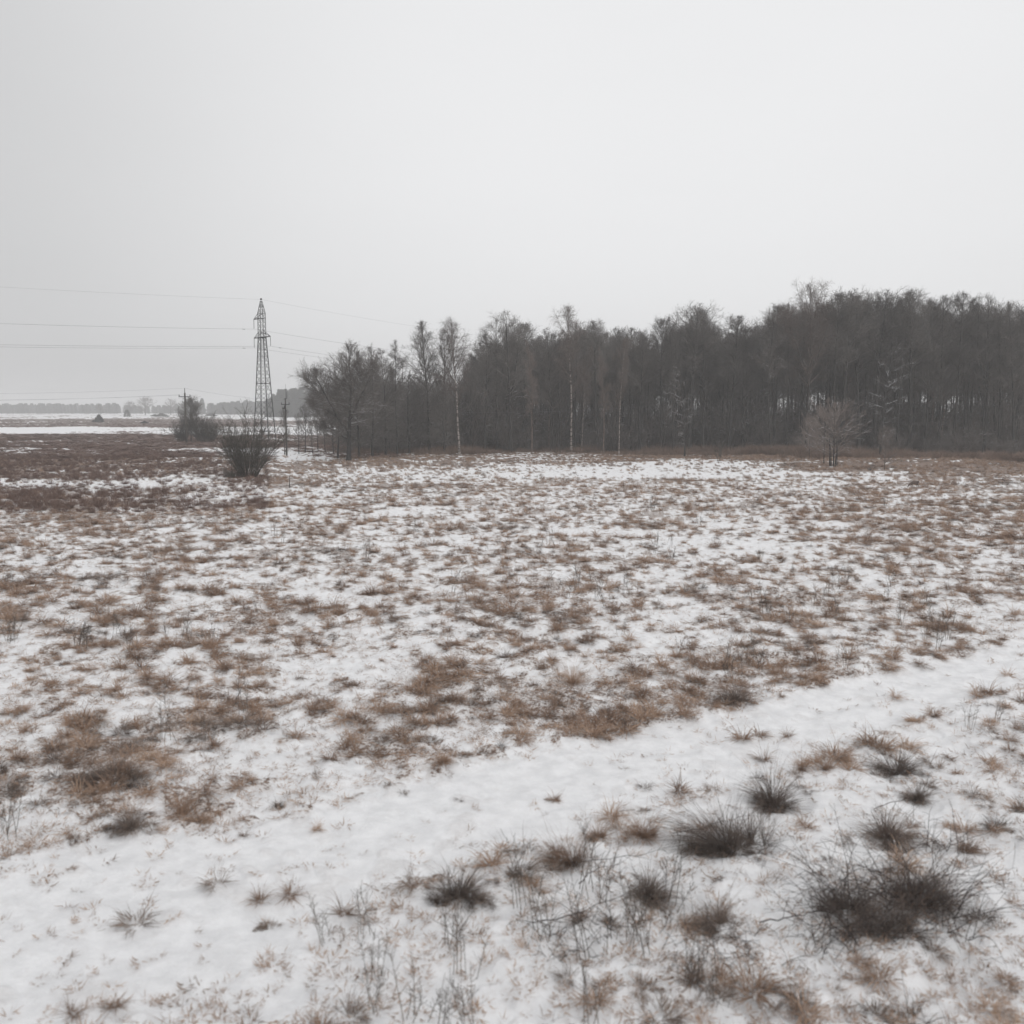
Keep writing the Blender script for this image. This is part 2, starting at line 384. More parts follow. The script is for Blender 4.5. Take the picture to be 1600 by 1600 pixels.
# ground: snow over matted dead grass
def ground_mat():
    m, t, b = mat('snow_over_dead_grass', .75)
    at = N(t, 'ShaderNodeAttribute', attribute_name='litter')
    far = N(t, 'ShaderNodeAttribute', attribute_name='farness')
    ru = N(t, 'ShaderNodeAttribute', attribute_name='russet')
    tr = N(t, 'ShaderNodeAttribute', attribute_name='track')
    ge = N(t, 'ShaderNodeNewGeometry')
    def noise(sc_, det=4, rgh=.6, vec=None):
        n = N(t, 'ShaderNodeTexNoise'); n.inputs['Scale'].default_value = sc_; n.inputs['Detail'].default_value = det; n.inputs['Roughness'].default_value = rgh
        t.links.new(vec or ge.outputs['Position'], n.inputs['Vector']); return n.outputs['Fac']
    def math_(op, a, bb, c=None):
        x = N(t, 'ShaderNodeMath', operation=op)
        for i, q in enumerate((a, bb, c)):
            if q is None: continue
            if isinstance(q, (int, float)): x.inputs[i].default_value = q
            else: t.links.new(q, x.inputs[i])
        return x.outputs[0]
    def mr_(v_, a, bb, c=0., d=1., smooth=True):
        x = N(t, 'ShaderNodeMapRange'); x.interpolation_type = 'SMOOTHSTEP' if smooth else 'LINEAR'
        t.links.new(v_, x.inputs['Value'])
        for k_, q in zip(('From Min', 'From Max', 'To Min', 'To Max'), (a, bb, c, d)): x.inputs[k_].default_value = q
        return x.outputs[0]
    f1 = noise(10.5, 6, .7); f2 = noise(2.2, 4); f3 = noise(19, 3)
    # litter visible where cover is high and the fine noise lets it through
    s = math_('MULTIPLY_ADD', f1, .85, math_('MULTIPLY', f3, .35))          # mean .6
    thr = mr_(at.outputs['Fac'], 0, 1, .88, .57, False)
    lit = math_('SUBTRACT', s, thr); lit = mr_(lit, -.04, .08)
    lit = math_('MULTIPLY', lit, mr_(tr.outputs['Fac'], .2, .9, 1, .08))
    lit_far = math_('MULTIPLY_ADD', math_('SUBTRACT', noise(.55, 6, .75), .5), 1.8, at.outputs['Fac'])
    lit_far = mr_(lit_far, .35, .62)
    mxf = N(t, 'ShaderNodeMix', data_type='FLOAT'); t.links.new(far.outputs['Fac'], mxf.inputs[0]); t.links.new(lit, mxf.inputs[2]); t.links.new(lit_far, mxf.inputs[3])
    cr = N(t, 'ShaderNodeValToRGB'); el = cr.color_ramp.elements
    el[0].color = (.075, .056, .047, 1); el[0].position = .3; el[1].color = (.34, .235, .175, 1); el[1].position = .72
    e = el.new(.5); e.color = (.18, .125, .096, 1)
    t.links.new(math_('MULTIPLY_ADD', f2, .5, math_('MULTIPLY', f3, .5)), cr.inputs['Fac'])
    rus = N(t, 'ShaderNodeMix', data_type='RGBA'); rus.inputs[7].default_value = (.15, .105, .09, 1)
    t.links.new(ru.outputs['Fac'], rus.inputs[0]); t.links.new(cr.outputs[0], rus.inputs[6])
    snowc = N(t, 'ShaderNodeMix', data_type='RGBA'); snowc.inputs[6].default_value = (.80, .80, .81, 1); snowc.inputs[7].default_value = (.93, .93, .94, 1)
    t.links.new(mr_(f2, .3, .7), snowc.inputs[0])
    # thin grey-brown stain of grass tips under thin snow
    stn = N(t, 'ShaderNodeMix', data_type='RGBA'); stn.inputs[7].default_value = (.55, .50, .47, 1)
    t.links.new(math_('MULTIPLY', mr_(math_('ADD', noise(5, 4, .7), math_('MULTIPLY', at.outputs['Fac'], .25)), .52, .75), math_('MULTIPLY_ADD', tr.outputs['Fac'], -.4, .55)), stn.inputs[0])
    t.links.new(snowc.outputs[2], stn.inputs[6])
    fin = N(t, 'ShaderNodeMix', data_type='RGBA'); t.links.new(mxf.outputs[0], fin.inputs[0]); t.links.new(stn.outputs[2], fin.inputs[6]); t.links.new(rus.outputs[2], fin.inputs[7])
    t.links.new(fin.outputs[2], b.inputs['Base Color'])
    bp = N(t, 'ShaderNodeBump'); bp.inputs['Strength'].default_value = .9; bp.inputs['Distance'].default_value = .07
    hgt = math_('MULTIPLY_ADD', f1, .7, math_('MULTIPLY', f3, .3))
    t.links.new(hgt, bp.inputs['Height']); t.links.new(bp.outputs[0], b.inputs['Normal'])
    return m
M_GROUND = ground_mat()

# ------------------------------------------------------------------ ground sheet: polar grid, fine where the photo looks
def make_ground():
    ang = np.concatenate([np.radians(np.linspace(-38, 38, 900)), np.radians(np.linspace(38, 322, 72))[1:-1]])
    vs = np.concatenate([np.arange(1900, 720, -2.0), np.arange(720, 650, -.7), np.arange(650, 643.2, -.35)])
    r_ = CAM_H / np.tan(np.arctan((vs - V_HOR) / F_PX))
    r_ = np.concatenate([[2, 4, 6], r_[r_ > 7.5], [3400.]])
    A, Rr = np.meshgrid(ang, r_)
    X = Rr * np.sin(A); Y = Rr * np.cos(A)
    d, m, t, ve, u, v = cover(X, Y)
    back = Y < 5
    m = np.where(back, .3, m); t = np.where(back, 0, t)
    Z = height(X, Y, m, t)
    nr, na = X.shape
    V = np.stack([X, Y, Z], -1).reshape(-1, 3)
    idx = np.arange(nr * na).reshape(nr, na)
    a = idx[:-1]; b = idx[1:]
    f = np.stack([a, np.roll(a, -1, 1), np.roll(b, -1, 1), b], -1).reshape(-1, 4)[:, ::-1]
    mb = MB(); mb.add(V, f)
    # close the small hole under the camera
    me = mb.mesh('ground', M_GROUND, True)
    for nm, val in (('litter', np.where(np.hypot(X, Y) > 150, d * .35 + m * .65, (m * .85 + .1) * (1 - .7 * ve))), ('track', np.maximum(t, ve * .6)), ('farness', np.clip((np.hypot(X, Y) - 90) / 60, 0, 1)),
                    ('russet', np.clip((Y - 115) / 60, 0, 1) * np.clip((600 - u) / 160, 0, 1))):
        at = me.attributes.new(nm, 'FLOAT', 'POINT'); at.data.foreach_set('value', val.astype(np.float32).ravel())
    o = bpy.data.objects.new('ground', me); COL.objects.link(o); tag(o, kind='structure')
    return o
make_ground()

# ------------------------------------------------------------------ branching plants
def unit(a): return a / (np.linalg.norm(a, axis=-1, keepdims=True) + 1e-9)
def curves(rs, S, D, Ln, k, bend, jit):
    n = len(S); P = np.empty((n, k, 3)); P[:, 0] = S; d = unit(D)
    for j in range(1, k):
        d = unit(d + bend + rs.normal(0, jit, (n, 3)))
        P[:, j] = P[:, j - 1] + d * (Ln / (k - 1))[:, None]
    return P
def kids(rs, P, R, n, t0, t1, a0, a1, even=False):
    """n children per parent -> start, dir, parent t, parent index, parent radius there"""
    Np, k, _ = P.shape
    pi = np.repeat(np.arange(Np), n)
    t = rs.uniform(t0, t1, Np * n)
    if even: t = t0 + (t1 - t0) * ((np.tile(np.arange(n), Np) + rs.uniform(0, 1, Np * n)) / n)
    x = t * (k - 1); i = np.minimum(x.astype(int), k - 2); f = (x - i)[:, None]
    S = P[pi, i] * (1 - f) + P[pi, i + 1] * f
    T = unit(P[pi, i + 1] - P[pi, i])
    rr = R[pi, i] * (1 - f[:, 0]) + R[pi, i + 1] * f[:, 0]
    q = unit(np.cross(T, rs.normal(0, 1, T.shape)))
    a = np.radians(rs.uniform(a0, a1, len(t)))[:, None]
    return S, unit(T * np.cos(a) + q * np.sin(a)), t, pi, rr
def taper(n, k, r0, r1): return r0[:, None] * (1 - np.linspace(0, 1, k)[None]) + r1 * np.linspace(0, 1, k)[None]

def tree_meshes(name, seed, H=20., h0=.35, spread=3.2, n1=46, a_low=62, a_top=28, n2=10, n3=9, n4=4, up=.05, droop=0., r0=.19,
                top_round=.75, limbs=None, low_dead=10, m_trunk=None, m_twig=None, trunk_lean=0., tj=.018, twig=.010, jit=.10, l3=1.0):
    rs = np.random.RandomState(seed)
    tr = MB(); cr = MB()
    k = 14
    T = []; RR = []
    base = np.array([[0, 0, -.3]]); d0 = np.array([[trunk_lean, 0, 1.]])
    P = curves(rs, base, d0, np.array([H + .3]), k, np.array([[-trunk_lean * .06, 0, .02]]), tj)
    R = (r0 * (1 - .93 * np.linspace(0, 1, k) ** .9))[None]; R[0, 0] *= 1.35
    tr.tubes(P, R, 8); T.append((P, R, h0, 1.0, n1))
    for lb in (limbs or []):
        pts = np.array(lb[0], float); rad = np.array(lb[1], float)
        tt = np.linspace(0, 1, len(pts)); t2 = np.linspace(0, 1, k)
        Pl = np.stack([np.interp(t2, tt, pts[:, j]) for j in range(3)], -1)[None] + np.cumsum(rs.normal(0, .035, (1, k, 3)), axis=1)
        Rl = np.interp(t2, tt, rad)[None]
        tr.tubes(Pl, Rl, 7); T.append((Pl, Rl, lb[2], lb[3], lb[4]))
    for (P, R, hh, ls, nn) in T:
        S, D, t, pi, pr = kids(rs, P, R, nn, hh, .985, 30, 50, even=True)
        q = (t - hh) / (1 - hh)
        az = rs.uniform(0, 2 * math.pi, len(t)); el = np.radians(a_low * (1 - q) + a_top * q + rs.normal(0, 7, len(t)))
        loc = unit(P[0, -1] - P[0, 0])
        D = np.stack([np.cos(az) * np.sin(el), np.sin(az) * np.sin(el), np.cos(el)], -1)
        D = unit(D + (loc - np.array([0, 0, 1])) * .6)
        Ln = spread * ls * (np.clip(1 - np.abs(q - .38) ** 2.2 / .42 ** 2.2 * .35, .3, 1) * np.where(q > top_round, np.sqrt(np.clip(1 - ((q - top_round) / (1.03 - top_round)) ** 2, .02, 1)) * .9 + .1, 1)) * rs.uniform(.7, 1.15, len(t))
        P1 = curves(rs, S, D, Ln, 6, np.array([0, 0, up]), jit * .7); Lmax = spread * ls
        R1 = taper(len(S), 6, np.minimum(pr * .65, .016 + Ln * .014), twig * 1.2)
        cr.tubes(P1, R1, 4)
        S, D, t, pi, pr = kids(rs, P1, R1, n2, .22, .99, 22, 55)
        kp = rs.uniform(0, 1, len(t)) < np.clip(Ln[pi] / Lmax * 1.15, .45, 1); S, D, t, pi, pr = S[kp], D[kp], t[kp], pi[kp], pr[kp]
        L2 = Ln[pi] * rs.uniform(.25, .55, len(t)) * (1.15 - .6 * t)
        P2 = curves(rs, S, D, L2, 4, np.array([0, 0, up * .8 - droop * .6]), jit)
        R2 = taper(len(S), 4, np.minimum(pr * .7, twig * 1.7), twig * .8)
        cr.tubes(P2, R2, 3)
        S, D, t, pi, pr = kids(rs, P2, R2, n3, .1, 1.0, 20, 55)
        kp = rs.uniform(0, 1, len(t)) < np.clip(L2[pi] / (Lmax * .30), .4, 1); S, D, t, pi, pr = S[kp], D[kp], t[kp], pi[kp], pr[kp]
        L3 = rs.uniform(.35, 1.0, len(t)) * np.minimum(l3, L2[pi] * 1.1 + .12)
        P3 = curves(rs, S, D, L3, 3, np.array([0, 0, up * .5 - droop]), jit * 1.2)
        cr.ribbons(P3, taper(len(S), 3, np.full(len(S), twig * .95), twig * .45), unit(rs.normal(0, 1, (len(S), 3))))
        if n4:
            S, D, t, pi, pr = kids(rs, P3, np.full(P3.shape[:2], twig), n4, .2, 1.0, 20, 60)
            P4 = curves(rs, S, D, rs.uniform(.12, .4, len(t)) * (1 + droop * 2), 2, np.array([0, 0, -droop * 1.5]), jit)
            cr.ribbons(P4, taper(len(S), 2, np.full(len(S), twig * .6), twig * .35), unit(rs.normal(0, 1, (len(S), 3))))
    if low_dead:
        P, R = T[0][0], T[0][1]
        S, D, t, pi, pr = kids(rs, P, R, low_dead, .12, h0 + .05, 60, 95)
        P1 = curves(rs, S, D, rs.uniform(.8, 3.0, len(t)), 6, np.array([0, 0, .02]), .16)
        cr.tubes(P1, taper(len(S), 6, np.full(len(S), .024), .007), 3)
        S, D, t, pi, pr = kids(rs, P1, np.full(P1.shape[:2], .01), 5, .2, 1, 25, 70)
        P2 = curves(rs, S, D, rs.uniform(.3, .9, len(t)), 3, np.array([0, 0, 0.]), .15)
        cr.ribbons(P2, np.full(P2.shape[:2], .008), unit(rs.normal(0, 1, (len(S), 3))))
    return tr.mesh(name + '_trunk', m_trunk or M_BARK, True), cr.mesh(name + '_crown', m_twig or M_TWIG)

def bush_mesh(name, seed, H=4., W=2.2, stems=26, m=None, n2=7, n3=6, twig=.006, up=.05, r=.03, jit=.06):
    rs = np.random.RandomState(seed); st = MB(); cr = MB()
    az = rs.uniform(0, 2 * math.pi, stems); rad = np.sqrt(rs.uniform(0, 1, stems))
    S = np.stack([np.cos(az) * rad * W * .16, np.sin(az) * rad * W * .16, np.full(stems, -.1)], -1)
    D = np.stack([np.cos(az) * rad * W / H * .92, np.sin(az) * rad * W / H * .92, np.full(stems, 1.)], -1)
    Ln = H * rs.uniform(.62, 1.05, stems) * (1.08 - .26 * rad)
    P = curves(rs, S, D, Ln, 8, np.array([0, 0, .01]), jit); R = taper(stems, 8, np.full(stems, r), twig)
    st.tubes(P, R, 5)
    S, D, t, pi, pr = kids(rs, P, R, n2, .15, .98, 18, 48)
    P2 = curves(rs, S, D, Ln[pi] * rs.uniform(.15, .38, len(t)) * (1.2 - .6 * t), 5, np.array([0, 0, up]), .1)
    R2 = taper(len(S), 5, np.full(len(S), twig * 1.5), twig * .8); cr.tubes(P2, R2, 3)
    S, D, t, pi, pr = kids(rs, P2, R2, n3, .1, 1, 20, 50)
    P3 = curves(rs, S, D, rs.uniform(.1, .3, len(t)) * H * .3, 3, np.array([0, 0, up]), .12)
    cr.ribbons(P3, taper(len(S), 3, np.full(len(S), twig * .8), twig * .5), unit(rs.normal(0, 1, (len(S), 3))))
    return st.mesh(name + '_stems', m or M_BUSH, True), cr.mesh(name + '_twigs', m or M_BUSH)

def place(kind, meshes, x, y, H, H0, label, cat, group=None, rz=None, wide=1., names=('trunk', 'crown'), z=None, tilt=0.):
    r = empty(kind, (x, y, gz(x, y) - .03 if z is None else z), RNG.uniform(0, 6.28) if rz is None else rz)
    if tilt: r.rotation_euler = (0, tilt, 0) if rz == 0 else r.rotation_euler
    s = H / H0; r.scale = (s * wide, s * wide, s)
    for me, nm in zip(meshes, names):
        o = bpy.data.objects.new(nm, me); COL.objects.link(o); o.parent = r
    tag(r, label, cat, group)
    return r
RNG = random.Random(7)

AL = [tree_meshes('alder', 100 + i, h0=h0, spread=sp, n1=n1, r0=r0, a_low=al, a_top=at_, top_round=tp, twig=.012)
      for i, (h0, sp, n1, r0, al, at_, tp) in enumerate([(.30, 4.0, 58, .19, 60, 28, .6), (.40, 3.5, 52, .17, 54, 26, .6), (.46, 3.5, 48, .16, 54, 24, .55),
                                                  (.34, 4.4, 60, .22, 64, 32, .5), (.50, 3.6, 48, .18, 58, 34, .45), (.42, 2.6, 40, .14, 52, 24, .6)])]
FAN = tree_meshes('fan_alder', 120, h0=.28, spread=4.2, n1=74, a_low=62, a_top=14, up=.03, top_round=.42, n2=11, n3=8, n4=3, low_dead=4, jit=.06, twig=.014)
LOWB = [tree_meshes('low_alder', 210 + i, h0=.10, spread=5.0, n1=84, a_low=72, a_top=34, r0=.2, top_round=.4, twig=.015, n2=11, n3=8, n4=2, low_dead=0, jit=.13) for i in range(2)]
AF = [tree_meshes('front_alder', 200 + i, h0=[.48, .56, .52][i], spread=[3.9, 3.5, 4.3][i], n1=62, r0=[.26, .22, .29][i], a_low=60, a_top=32, top_round=.45, twig=.012, low_dead=16) for i in range(3)]
DB = [tree_meshes('open_alder', 130 + i, h0=.40, spread=3.8, n1=38, a_low=60, a_top=30, top_round=.6, jit=.15,
      limbs=[([(0, 0, 8), (.8, .3, 11), (1.4, .4, 14.5), (1.7, .2, 18.5)], [.10, .08, .05, .015], .35, .8, 26)]) for i in range(2)]
BI = [tree_meshes('birch', 140 + i, h0=.38, spread=3.8, n1=50, a_low=50, a_top=20, up=.06, droop=.16, r0=.17, tj=.045, m_trunk=M_BIRCH, m_twig=M_BTWIG, n3=9, n4=4, twig=.009, low_dead=4, top_round=.6)
      for i in range(2)]
RB = tree_meshes('red_birch', 150, h0=.34, spread=2.3, n1=44, a_low=44, a_top=20, up=.05, droop=.10, r0=.14, tj=.04, m_trunk=M_REDBIRCH, m_twig=M_BTWIG, n4=3, twig=.009, top_round=.6)
BIGB = tree_meshes('big_birch', 155, h0=.40, spread=5.2, n1=56, a_low=46, a_top=20, up=.06, droop=.15, r0=.20, m_trunk=M_BARK, m_twig=M_BTWIG, n2=11, n3=8, n4=4, top_round=.5,
      limbs=[([(0, 0, 8.5), (1.3, .2, 11), (2.4, .2, 14), (3.0, .3, 17.5)], [.10, .08, .05, .015], .3, .6, 24), ([(0, 0, 9.5), (-1.6, -.3, 12), (-2.9, -.4, 14.5), (-3.6, -.4, 17)], [.09, .07, .045, .015], .3, .6, 24)])
SNOWT = tree_meshes('snowlined', 160, h0=.14, spread=3.0, n1=30, a_low=88, a_top=35, up=.01, r0=.17, m_twig=M_SNOWBR, n2=8, n3=4, n4=0, twig=.020, jit=.14, low_dead=0)
LEANT = tree_meshes('lean_alder', 165, h0=.50, spread=2.9, n1=40, trunk_lean=-.14, r0=.17, m_twig=M_TWIG_SNOW, top_round=.55)
POLE_T = [tree_meshes('thin_alder', 170 + i, H=20, h0=.22, spread=5.2, n1=64, a_low=60, a_top=25, r0=.28, n2=7, n3=4, n4=1, twig=.03, l3=1.5, low_dead=0) for i in range(2)]
YOUNG = [tree_meshes('young_red', 180 + i, H=20, h0=.16, spread=11, n1=64, a_low=68, a_top=24, up=.012, r0=.2, n2=6, n3=2, n4=0, twig=.05, l3=2.0, low_dead=0, m_twig=M_YOUNG, jit=.05, top_round=.25) for i in range(2)]
SPREAD = tree_meshes('spread', 190, H=16, h0=.26, spread=5.0, n1=70, r0=.34, a_low=74, a_top=30, top_round=.4, n2=12, n3=9, n4=3, low_dead=8, jit=.15, twig=.013, m_twig=M_TWIG_SNOW,
      limbs=[([(0, 0, 4.0), (-1.6, -.6, 6.2), (-3.2, -.9, 9.4), (-4.6, -1.0, 12.2)], [.16, .14, .10, .02], .35, .75, 52),
             ([(0, 0, 5.2), (1.2, .5, 8), (2.4, .8, 11), (3.4, 1, 13.5)], [.14, .11, .08, .02], .3, .7, 40),
             ([(-1.6, -.6, 6.2), (-3.2, .2, 7.4), (-5.0, .6, 8.3)], [.08, .05, .015], .2, .55, 26),
             ([(0, 0, 3.0), (-2.0, -.5, 4.2), (-3.6, -.7, 5.0)], [.07, .05, .015], .2, .5, 24)])

# ------------------------------------------------------------------ the forest's front row and skyline trees
def H_at(vb, vt): return (vb - vt) * mpp_at(vb)
FRONT = [  # u, base row, top row, meshes, H0, wide, rz, label
 (545, 721, 542, SPREAD, 16., 1.0, 0, 'tree', 'big bare tree at the forest\'s left corner, one long limb leaning left over the field'),
 (561, 717, 552, LOWB[0], 20, 1.1, None, 'tree', 'low-branched bushy tree crowding the right foot of the big leaning-limbed corner tree'),
 (582, 714, 543, LOWB[1], 20, 1.15, None, 'tree', 'bushy bare tree close behind the right side of the big leaning-limbed corner tree'),
 (603, 711, 548, LOWB[0], 20, 1.1, None, 'tree', 'dark round-topped bare tree between the corner trees and the slim pointed one'),
 (528, 716, 604, LOWB[1], 20, 1.5, None, 'tree', 'low rounded bare tree filling the space under the leaning limb of the big corner tree'),
 (640, 709, 585, LOWB[1], 20, 1.3, None, 'tree', 'shorter bushy tree between the slim pointed tree and the open fan-shaped tree'),
 (694, 709, 600, LOWB[0], 20, 1.2, None, 'tree', 'short twiggy tree filling the gap between the fan-shaped tree and the white birch'),
 (621, 711, 533, AL[5], 20, 1.0, None, 'tree', 'slim bare tree with a narrow pointed crown standing just left of the open fan-shaped tree'),
 (671, 708, 507, FAN, 20, .98, None, 'tree', 'tall bare tree with a symmetrical fan of fine branches, open sky around it'),
 (697, 707, 520, AL[2], 20, .85, None, 'tree', 'thin dark straight trunk between the fan-shaped tree and the white birch'),
 (718, 711, 496, BI[0], 20, 1.05, 0, 'birch', 'white-trunked birch with a drooping round crown at the left end of the forest wall'),
 (757, 706, 524, AL[0], 20, 1.1, None, 'tree', 'bare tree right of the white birch, its dense dark crown reaching down low'),
 (776, 705, 500, DB[0], 20, 1.0, None, 'tree', 'leftmost of the pair of dark trunks crossing under a broad rounded crown'),
 (797, 706, 492, DB[1], 20, 1.1, None, 'tree', 'thick dark forked tree whose airy crown tops the left third of the forest'),
 (818, 703, 510, AF[1], 20, 1.0, None, 'tree', 'straight dark tree immediately right of the thick forked one'),
 (831, 711, 532, RB, 20, .8, None, 'birch', 'reddish-barked slim birch, the leftmost of the pale red trunks in the forest edge'),
 (862, 705, 516, AL[3], 20, .9, None, 'tree', 'broad dark tree between the reddish slim birch and the birch with the mop-like top'),
 (893, 706, 483, BI[1], 20, .95, None, 'birch', 'tall birch whose mop-like drooping top rises above the forest centre-left'),
 (909, 706, 540, BI[0], 20, .6, None, 'birch', 'slender birch with a pale trunk just right of the mop-topped birch'),
 (943, 711, 545, RB, 20, .8, None, 'birch', 'slim reddish birch between two pale-trunked birches left of the forest centre'),
 (967, 711, 530, BI[1], 20, .55, None, 'birch', 'slender birch with the straightest whitest trunk, near the bright gaps in the forest'),
 (930, 704, 505, AF[0], 20, 1.0, None, 'tree', 'bare tree with a wide flat top right of the mop-topped birch'),
 (985, 704, 514, AF[0], 20, 1.0, None, 'tree', 'bare tree with thin upright branches over the left side of the bright gaps'),
 (999, 706, 522, AF[2], 20, 1.0, None, 'tree', 'thick black straight trunk in front of the bright gaps at the forest centre'),
 (1033, 705, 503, AF[1], 20, 1.0, None, 'tree', 'bare tree with a small tufted top at the right side of the bright gaps'),
 (1052, 706, 498, AL[5], 20, 1.0, None, 'tree', 'slim bare tree just left of the high double crown at the forest centre'),
 (1070, 713, 560, SNOWT, 20, 1.0, None, 'tree', 'shorter tree with snow-lined level branches down its whole trunk, at the forest centre'),
 (1077, 705, 483, AF[2], 20, 1.25, None, 'tree', 'left tree of the high double crown right of the forest centre'),
 (1098, 705, 488, DB[0], 20, 1.0, None, 'tree', 'right tree of the high double crown right of the forest centre'),
 (1139, 706, 496, AF[0], 20, 1.2, None, 'tree', 'bare tree with a solitary dome-shaped crown between two dips in the skyline'),
 (1160, 705, 515, AL[1], 20, 1.0, None, 'tree', 'lower bare tree in the skyline dip right of the dome-shaped crown'),
 (1206, 708, 490, LEANT, 20, 1.0, 0, 'tree', 'tree with a slanting trunk leaning left out of the forest edge'),
 (1209, 706, 484, AF[1], 20, 1.1, None, 'tree', 'straight slim tree rising from the foot of the slanting trunk'),
 (1228, 706, 482, AL[1], 20, 1.0, None, 'tree', 'thin dark tree under the left edge of the great brown birch crown'),
 (1259, 708, 455, BIGB, 20, .82, 0, 'birch', 'tallest tree of the forest, a great birch with a wide brownish feathery crown'),
 (1250, 704, 480, AF[2], 20, .9, None, 'tree', 'dark straight trunk standing close left behind the great brownish birch'),
 (1303, 708, 466, AF[1], 20, 1.0, None, 'tree', 'straight tree right of the great birch, left one of two parallel dark trunks'),
 (1315, 707, 463, AF[2], 20, 1.1, None, 'tree', 'right one of the two parallel dark trunks right of the great birch'),
 (1342, 706, 466, AF[0], 20, 1.1, None, 'tree', 'bare tree filling the skyline between the parallel trunks and the snow-branched trunk'),
 (1364, 706, 462, AF[2], 20, 1.2, None, 'tree', 'round-crowned tree above and behind the snow-branched trunk near the right end'),
 (1375, 715, 520, SNOWT, 20, 1.1, None, 'tree', 'dark trunk with crooked snow-covered side branches near the right end of the forest'),
 (1401, 706, 457, DB[1], 20, .8, None, 'tree', 'tree with the highest pointed crown near the right edge of the forest'),
 (1421, 706, 462, AF[0], 20, 1.2, None, 'tree', 'round-crowned tree with a very dark trunk at the right edge of the photo'),
 (1444, 706, 470, AL[0], 20, 1.0, None, 'tree', 'bare tree cut by the right edge of the photo'),
]
for (u, vb, vt, me, H0, wd, rz, cat, lab) in FRONT:
    x, y = g(u, vb)
    place('birch_tree' if cat == 'birch' else 'bare_tree', me, x, y, H_at(vb, vt), H0, lab, cat, rz=rz, wide=wd)

# trees in the depth of the forest
SKU = np.array([540, 600, 620, 650, 672, 715, 735, 760, 790, 825, 850, 893, 920, 960, 1000, 1035, 1077, 1110, 1120, 1139, 1160, 1183, 1210, 1222, 1262, 1290, 1300, 1320, 1365, 1385, 1402, 1425, 1446, 1800.])
SKV = np.array([560, 560, 600, 600, 600, 600, 545, 525, 522, 520, 522, 505, 508, 512, 520, 514, 498, 500, 515, 508, 515, 500, 492, 488, 478, 474, 474, 472, 470, 475, 468, 470, 478, 476.])
deep = []
tries = 0
while len(deep) < 245 and tries < 9000:
    tries += 1
    yy = RNG.uniform(173, 224)
    uu = RNG.uniform(575, 1640)
    if uu < 735 and yy > 192: continue
    if 972 < uu < 1060 and RNG.random() < (.45): continue
    xx = (uu - 800) / F_PX * (yy * cp + CAM_H * sp_)
    if any((xx - a) ** 2 + (yy - b) ** 2 < 2.5 ** 2 for a, b, c in deep): continue
    deep.append((xx, yy, uu))
for (xx, yy, uu) in deep:
    top = float(np.interp(uu, SKU, SKV)) + RNG.uniform(3, 34)
    H = (V_HOR - top) / F_PX * yy + CAM_H
    me = RNG.choice(AL + AL[1:3] + [AL[4], RB] + DB[:1])
    place('forest_tree', me, xx, yy, H, 20, 'bare grey-trunked tree in the crowded depth of the forest behind its front row', 'tree',
          'bare trees in the depth of the forest', wide=RNG.uniform(.8, 1.1))
# right continuation of the front row outside the photo's edge
for i, u in enumerate((1466, 1489, 1511, 1537, 1560, 1583, 1606)):
    x, y = g(u, 706 + RNG.uniform(-1, 2))
    place('forest_tree', [AL[0], AL[4], AL[2], DB[0], AL[3], AL[1], AL[4]][i], x, y, H_at(706, 472 + RNG.uniform(-8, 10)), 20,
          'bare grey-trunked tree in the crowded depth of the forest behind its front row', 'tree', 'bare trees in the depth of the forest')

# ------------------------------------------------------------------ instanced stuff
def scatter(name, protos, pts, rot, scl, idx, kind_label=None):
    """one object whose geometry nodes put small plant meshes on its points"""
    pc = bpy.data.collections.new(name + '_plants')
    for i, me in enumerate(protos):
        o = bpy.data.objects.new('%s_%02d' % (name + '_plant', i), me); pc.objects.link(o)
    me = bpy.data.meshes.new(name); me.vertices.add(len(pts)); me.vertices.foreach_set('co', np.asarray(pts, np.float32).ravel())
    a = me.attributes.new('rot', 'FLOAT_VECTOR', 'POINT'); a.data.foreach_set('vector', np.asarray(rot, np.float32).ravel())
    a = me.attributes.new('scl', 'FLOAT_VECTOR', 'POINT'); a.data.foreach_set('vector', np.asarray(scl, np.float32).ravel())
    a = me.attributes.new('idx', 'INT', 'POINT'); a.data.foreach_set('value', np.asarray(idx, np.int32).ravel())
    o = bpy.data.objects.new(name, me); COL.objects.link(o)
    ng = bpy.data.node_groups.new(name, 'GeometryNodeTree')
    ng.interface.new_socket('Geometry', in_out='INPUT', socket_type='NodeSocketGeometry')
    ng.interface.new_socket('Geometry', in_out='OUTPUT', socket_type='NodeSocketGeometry')
    gi = ng.nodes.new('NodeGroupInput'); go = ng.nodes.new('NodeGroupOutput')
    ci = ng.nodes.new('GeometryNodeCollectionInfo'); ci.inputs['Collection'].default_value = pc
    ci.inputs['Separate Children'].default_value = True; ci.inputs['Reset Children'].default_value = True
    ip = ng.nodes.new('GeometryNodeInstanceOnPoints'); ip.inputs['Pick Instance'].default_value = True
    def na(nm, ty):
        n = ng.nodes.new('GeometryNodeInputNamedAttribute'); n.data_type = ty; n.inputs['Name'].default_value = nm
        return [s for s in n.outputs if s.enabled and s.name == 'Attribute'][0]
    e2r = ng.nodes.new('FunctionNodeEulerToRotation')
    lk = ng.links.new
    lk(gi.outputs[0], ip.inputs['Points']); lk(ci.outputs[0], ip.inputs['Instance']); lk(na('idx', 'INT'), ip.inputs['Instance Index'])
    lk(na('rot', 'FLOAT_VECTOR'), e2r.inputs[0]); lk(e2r.outputs[0], ip.inputs['Rotation']); lk(na('scl', 'FLOAT_VECTOR'), ip.inputs['Scale'])
    lk(ip.outputs[0], go.inputs[0])
    md = o.modifiers.new('scatter', 'NODES'); md.node_group = ng
    tag(o, kind='stuff')
    if kind_label: o['label'] = kind_label[0]; o['category'] = kind_label[1]
    return o

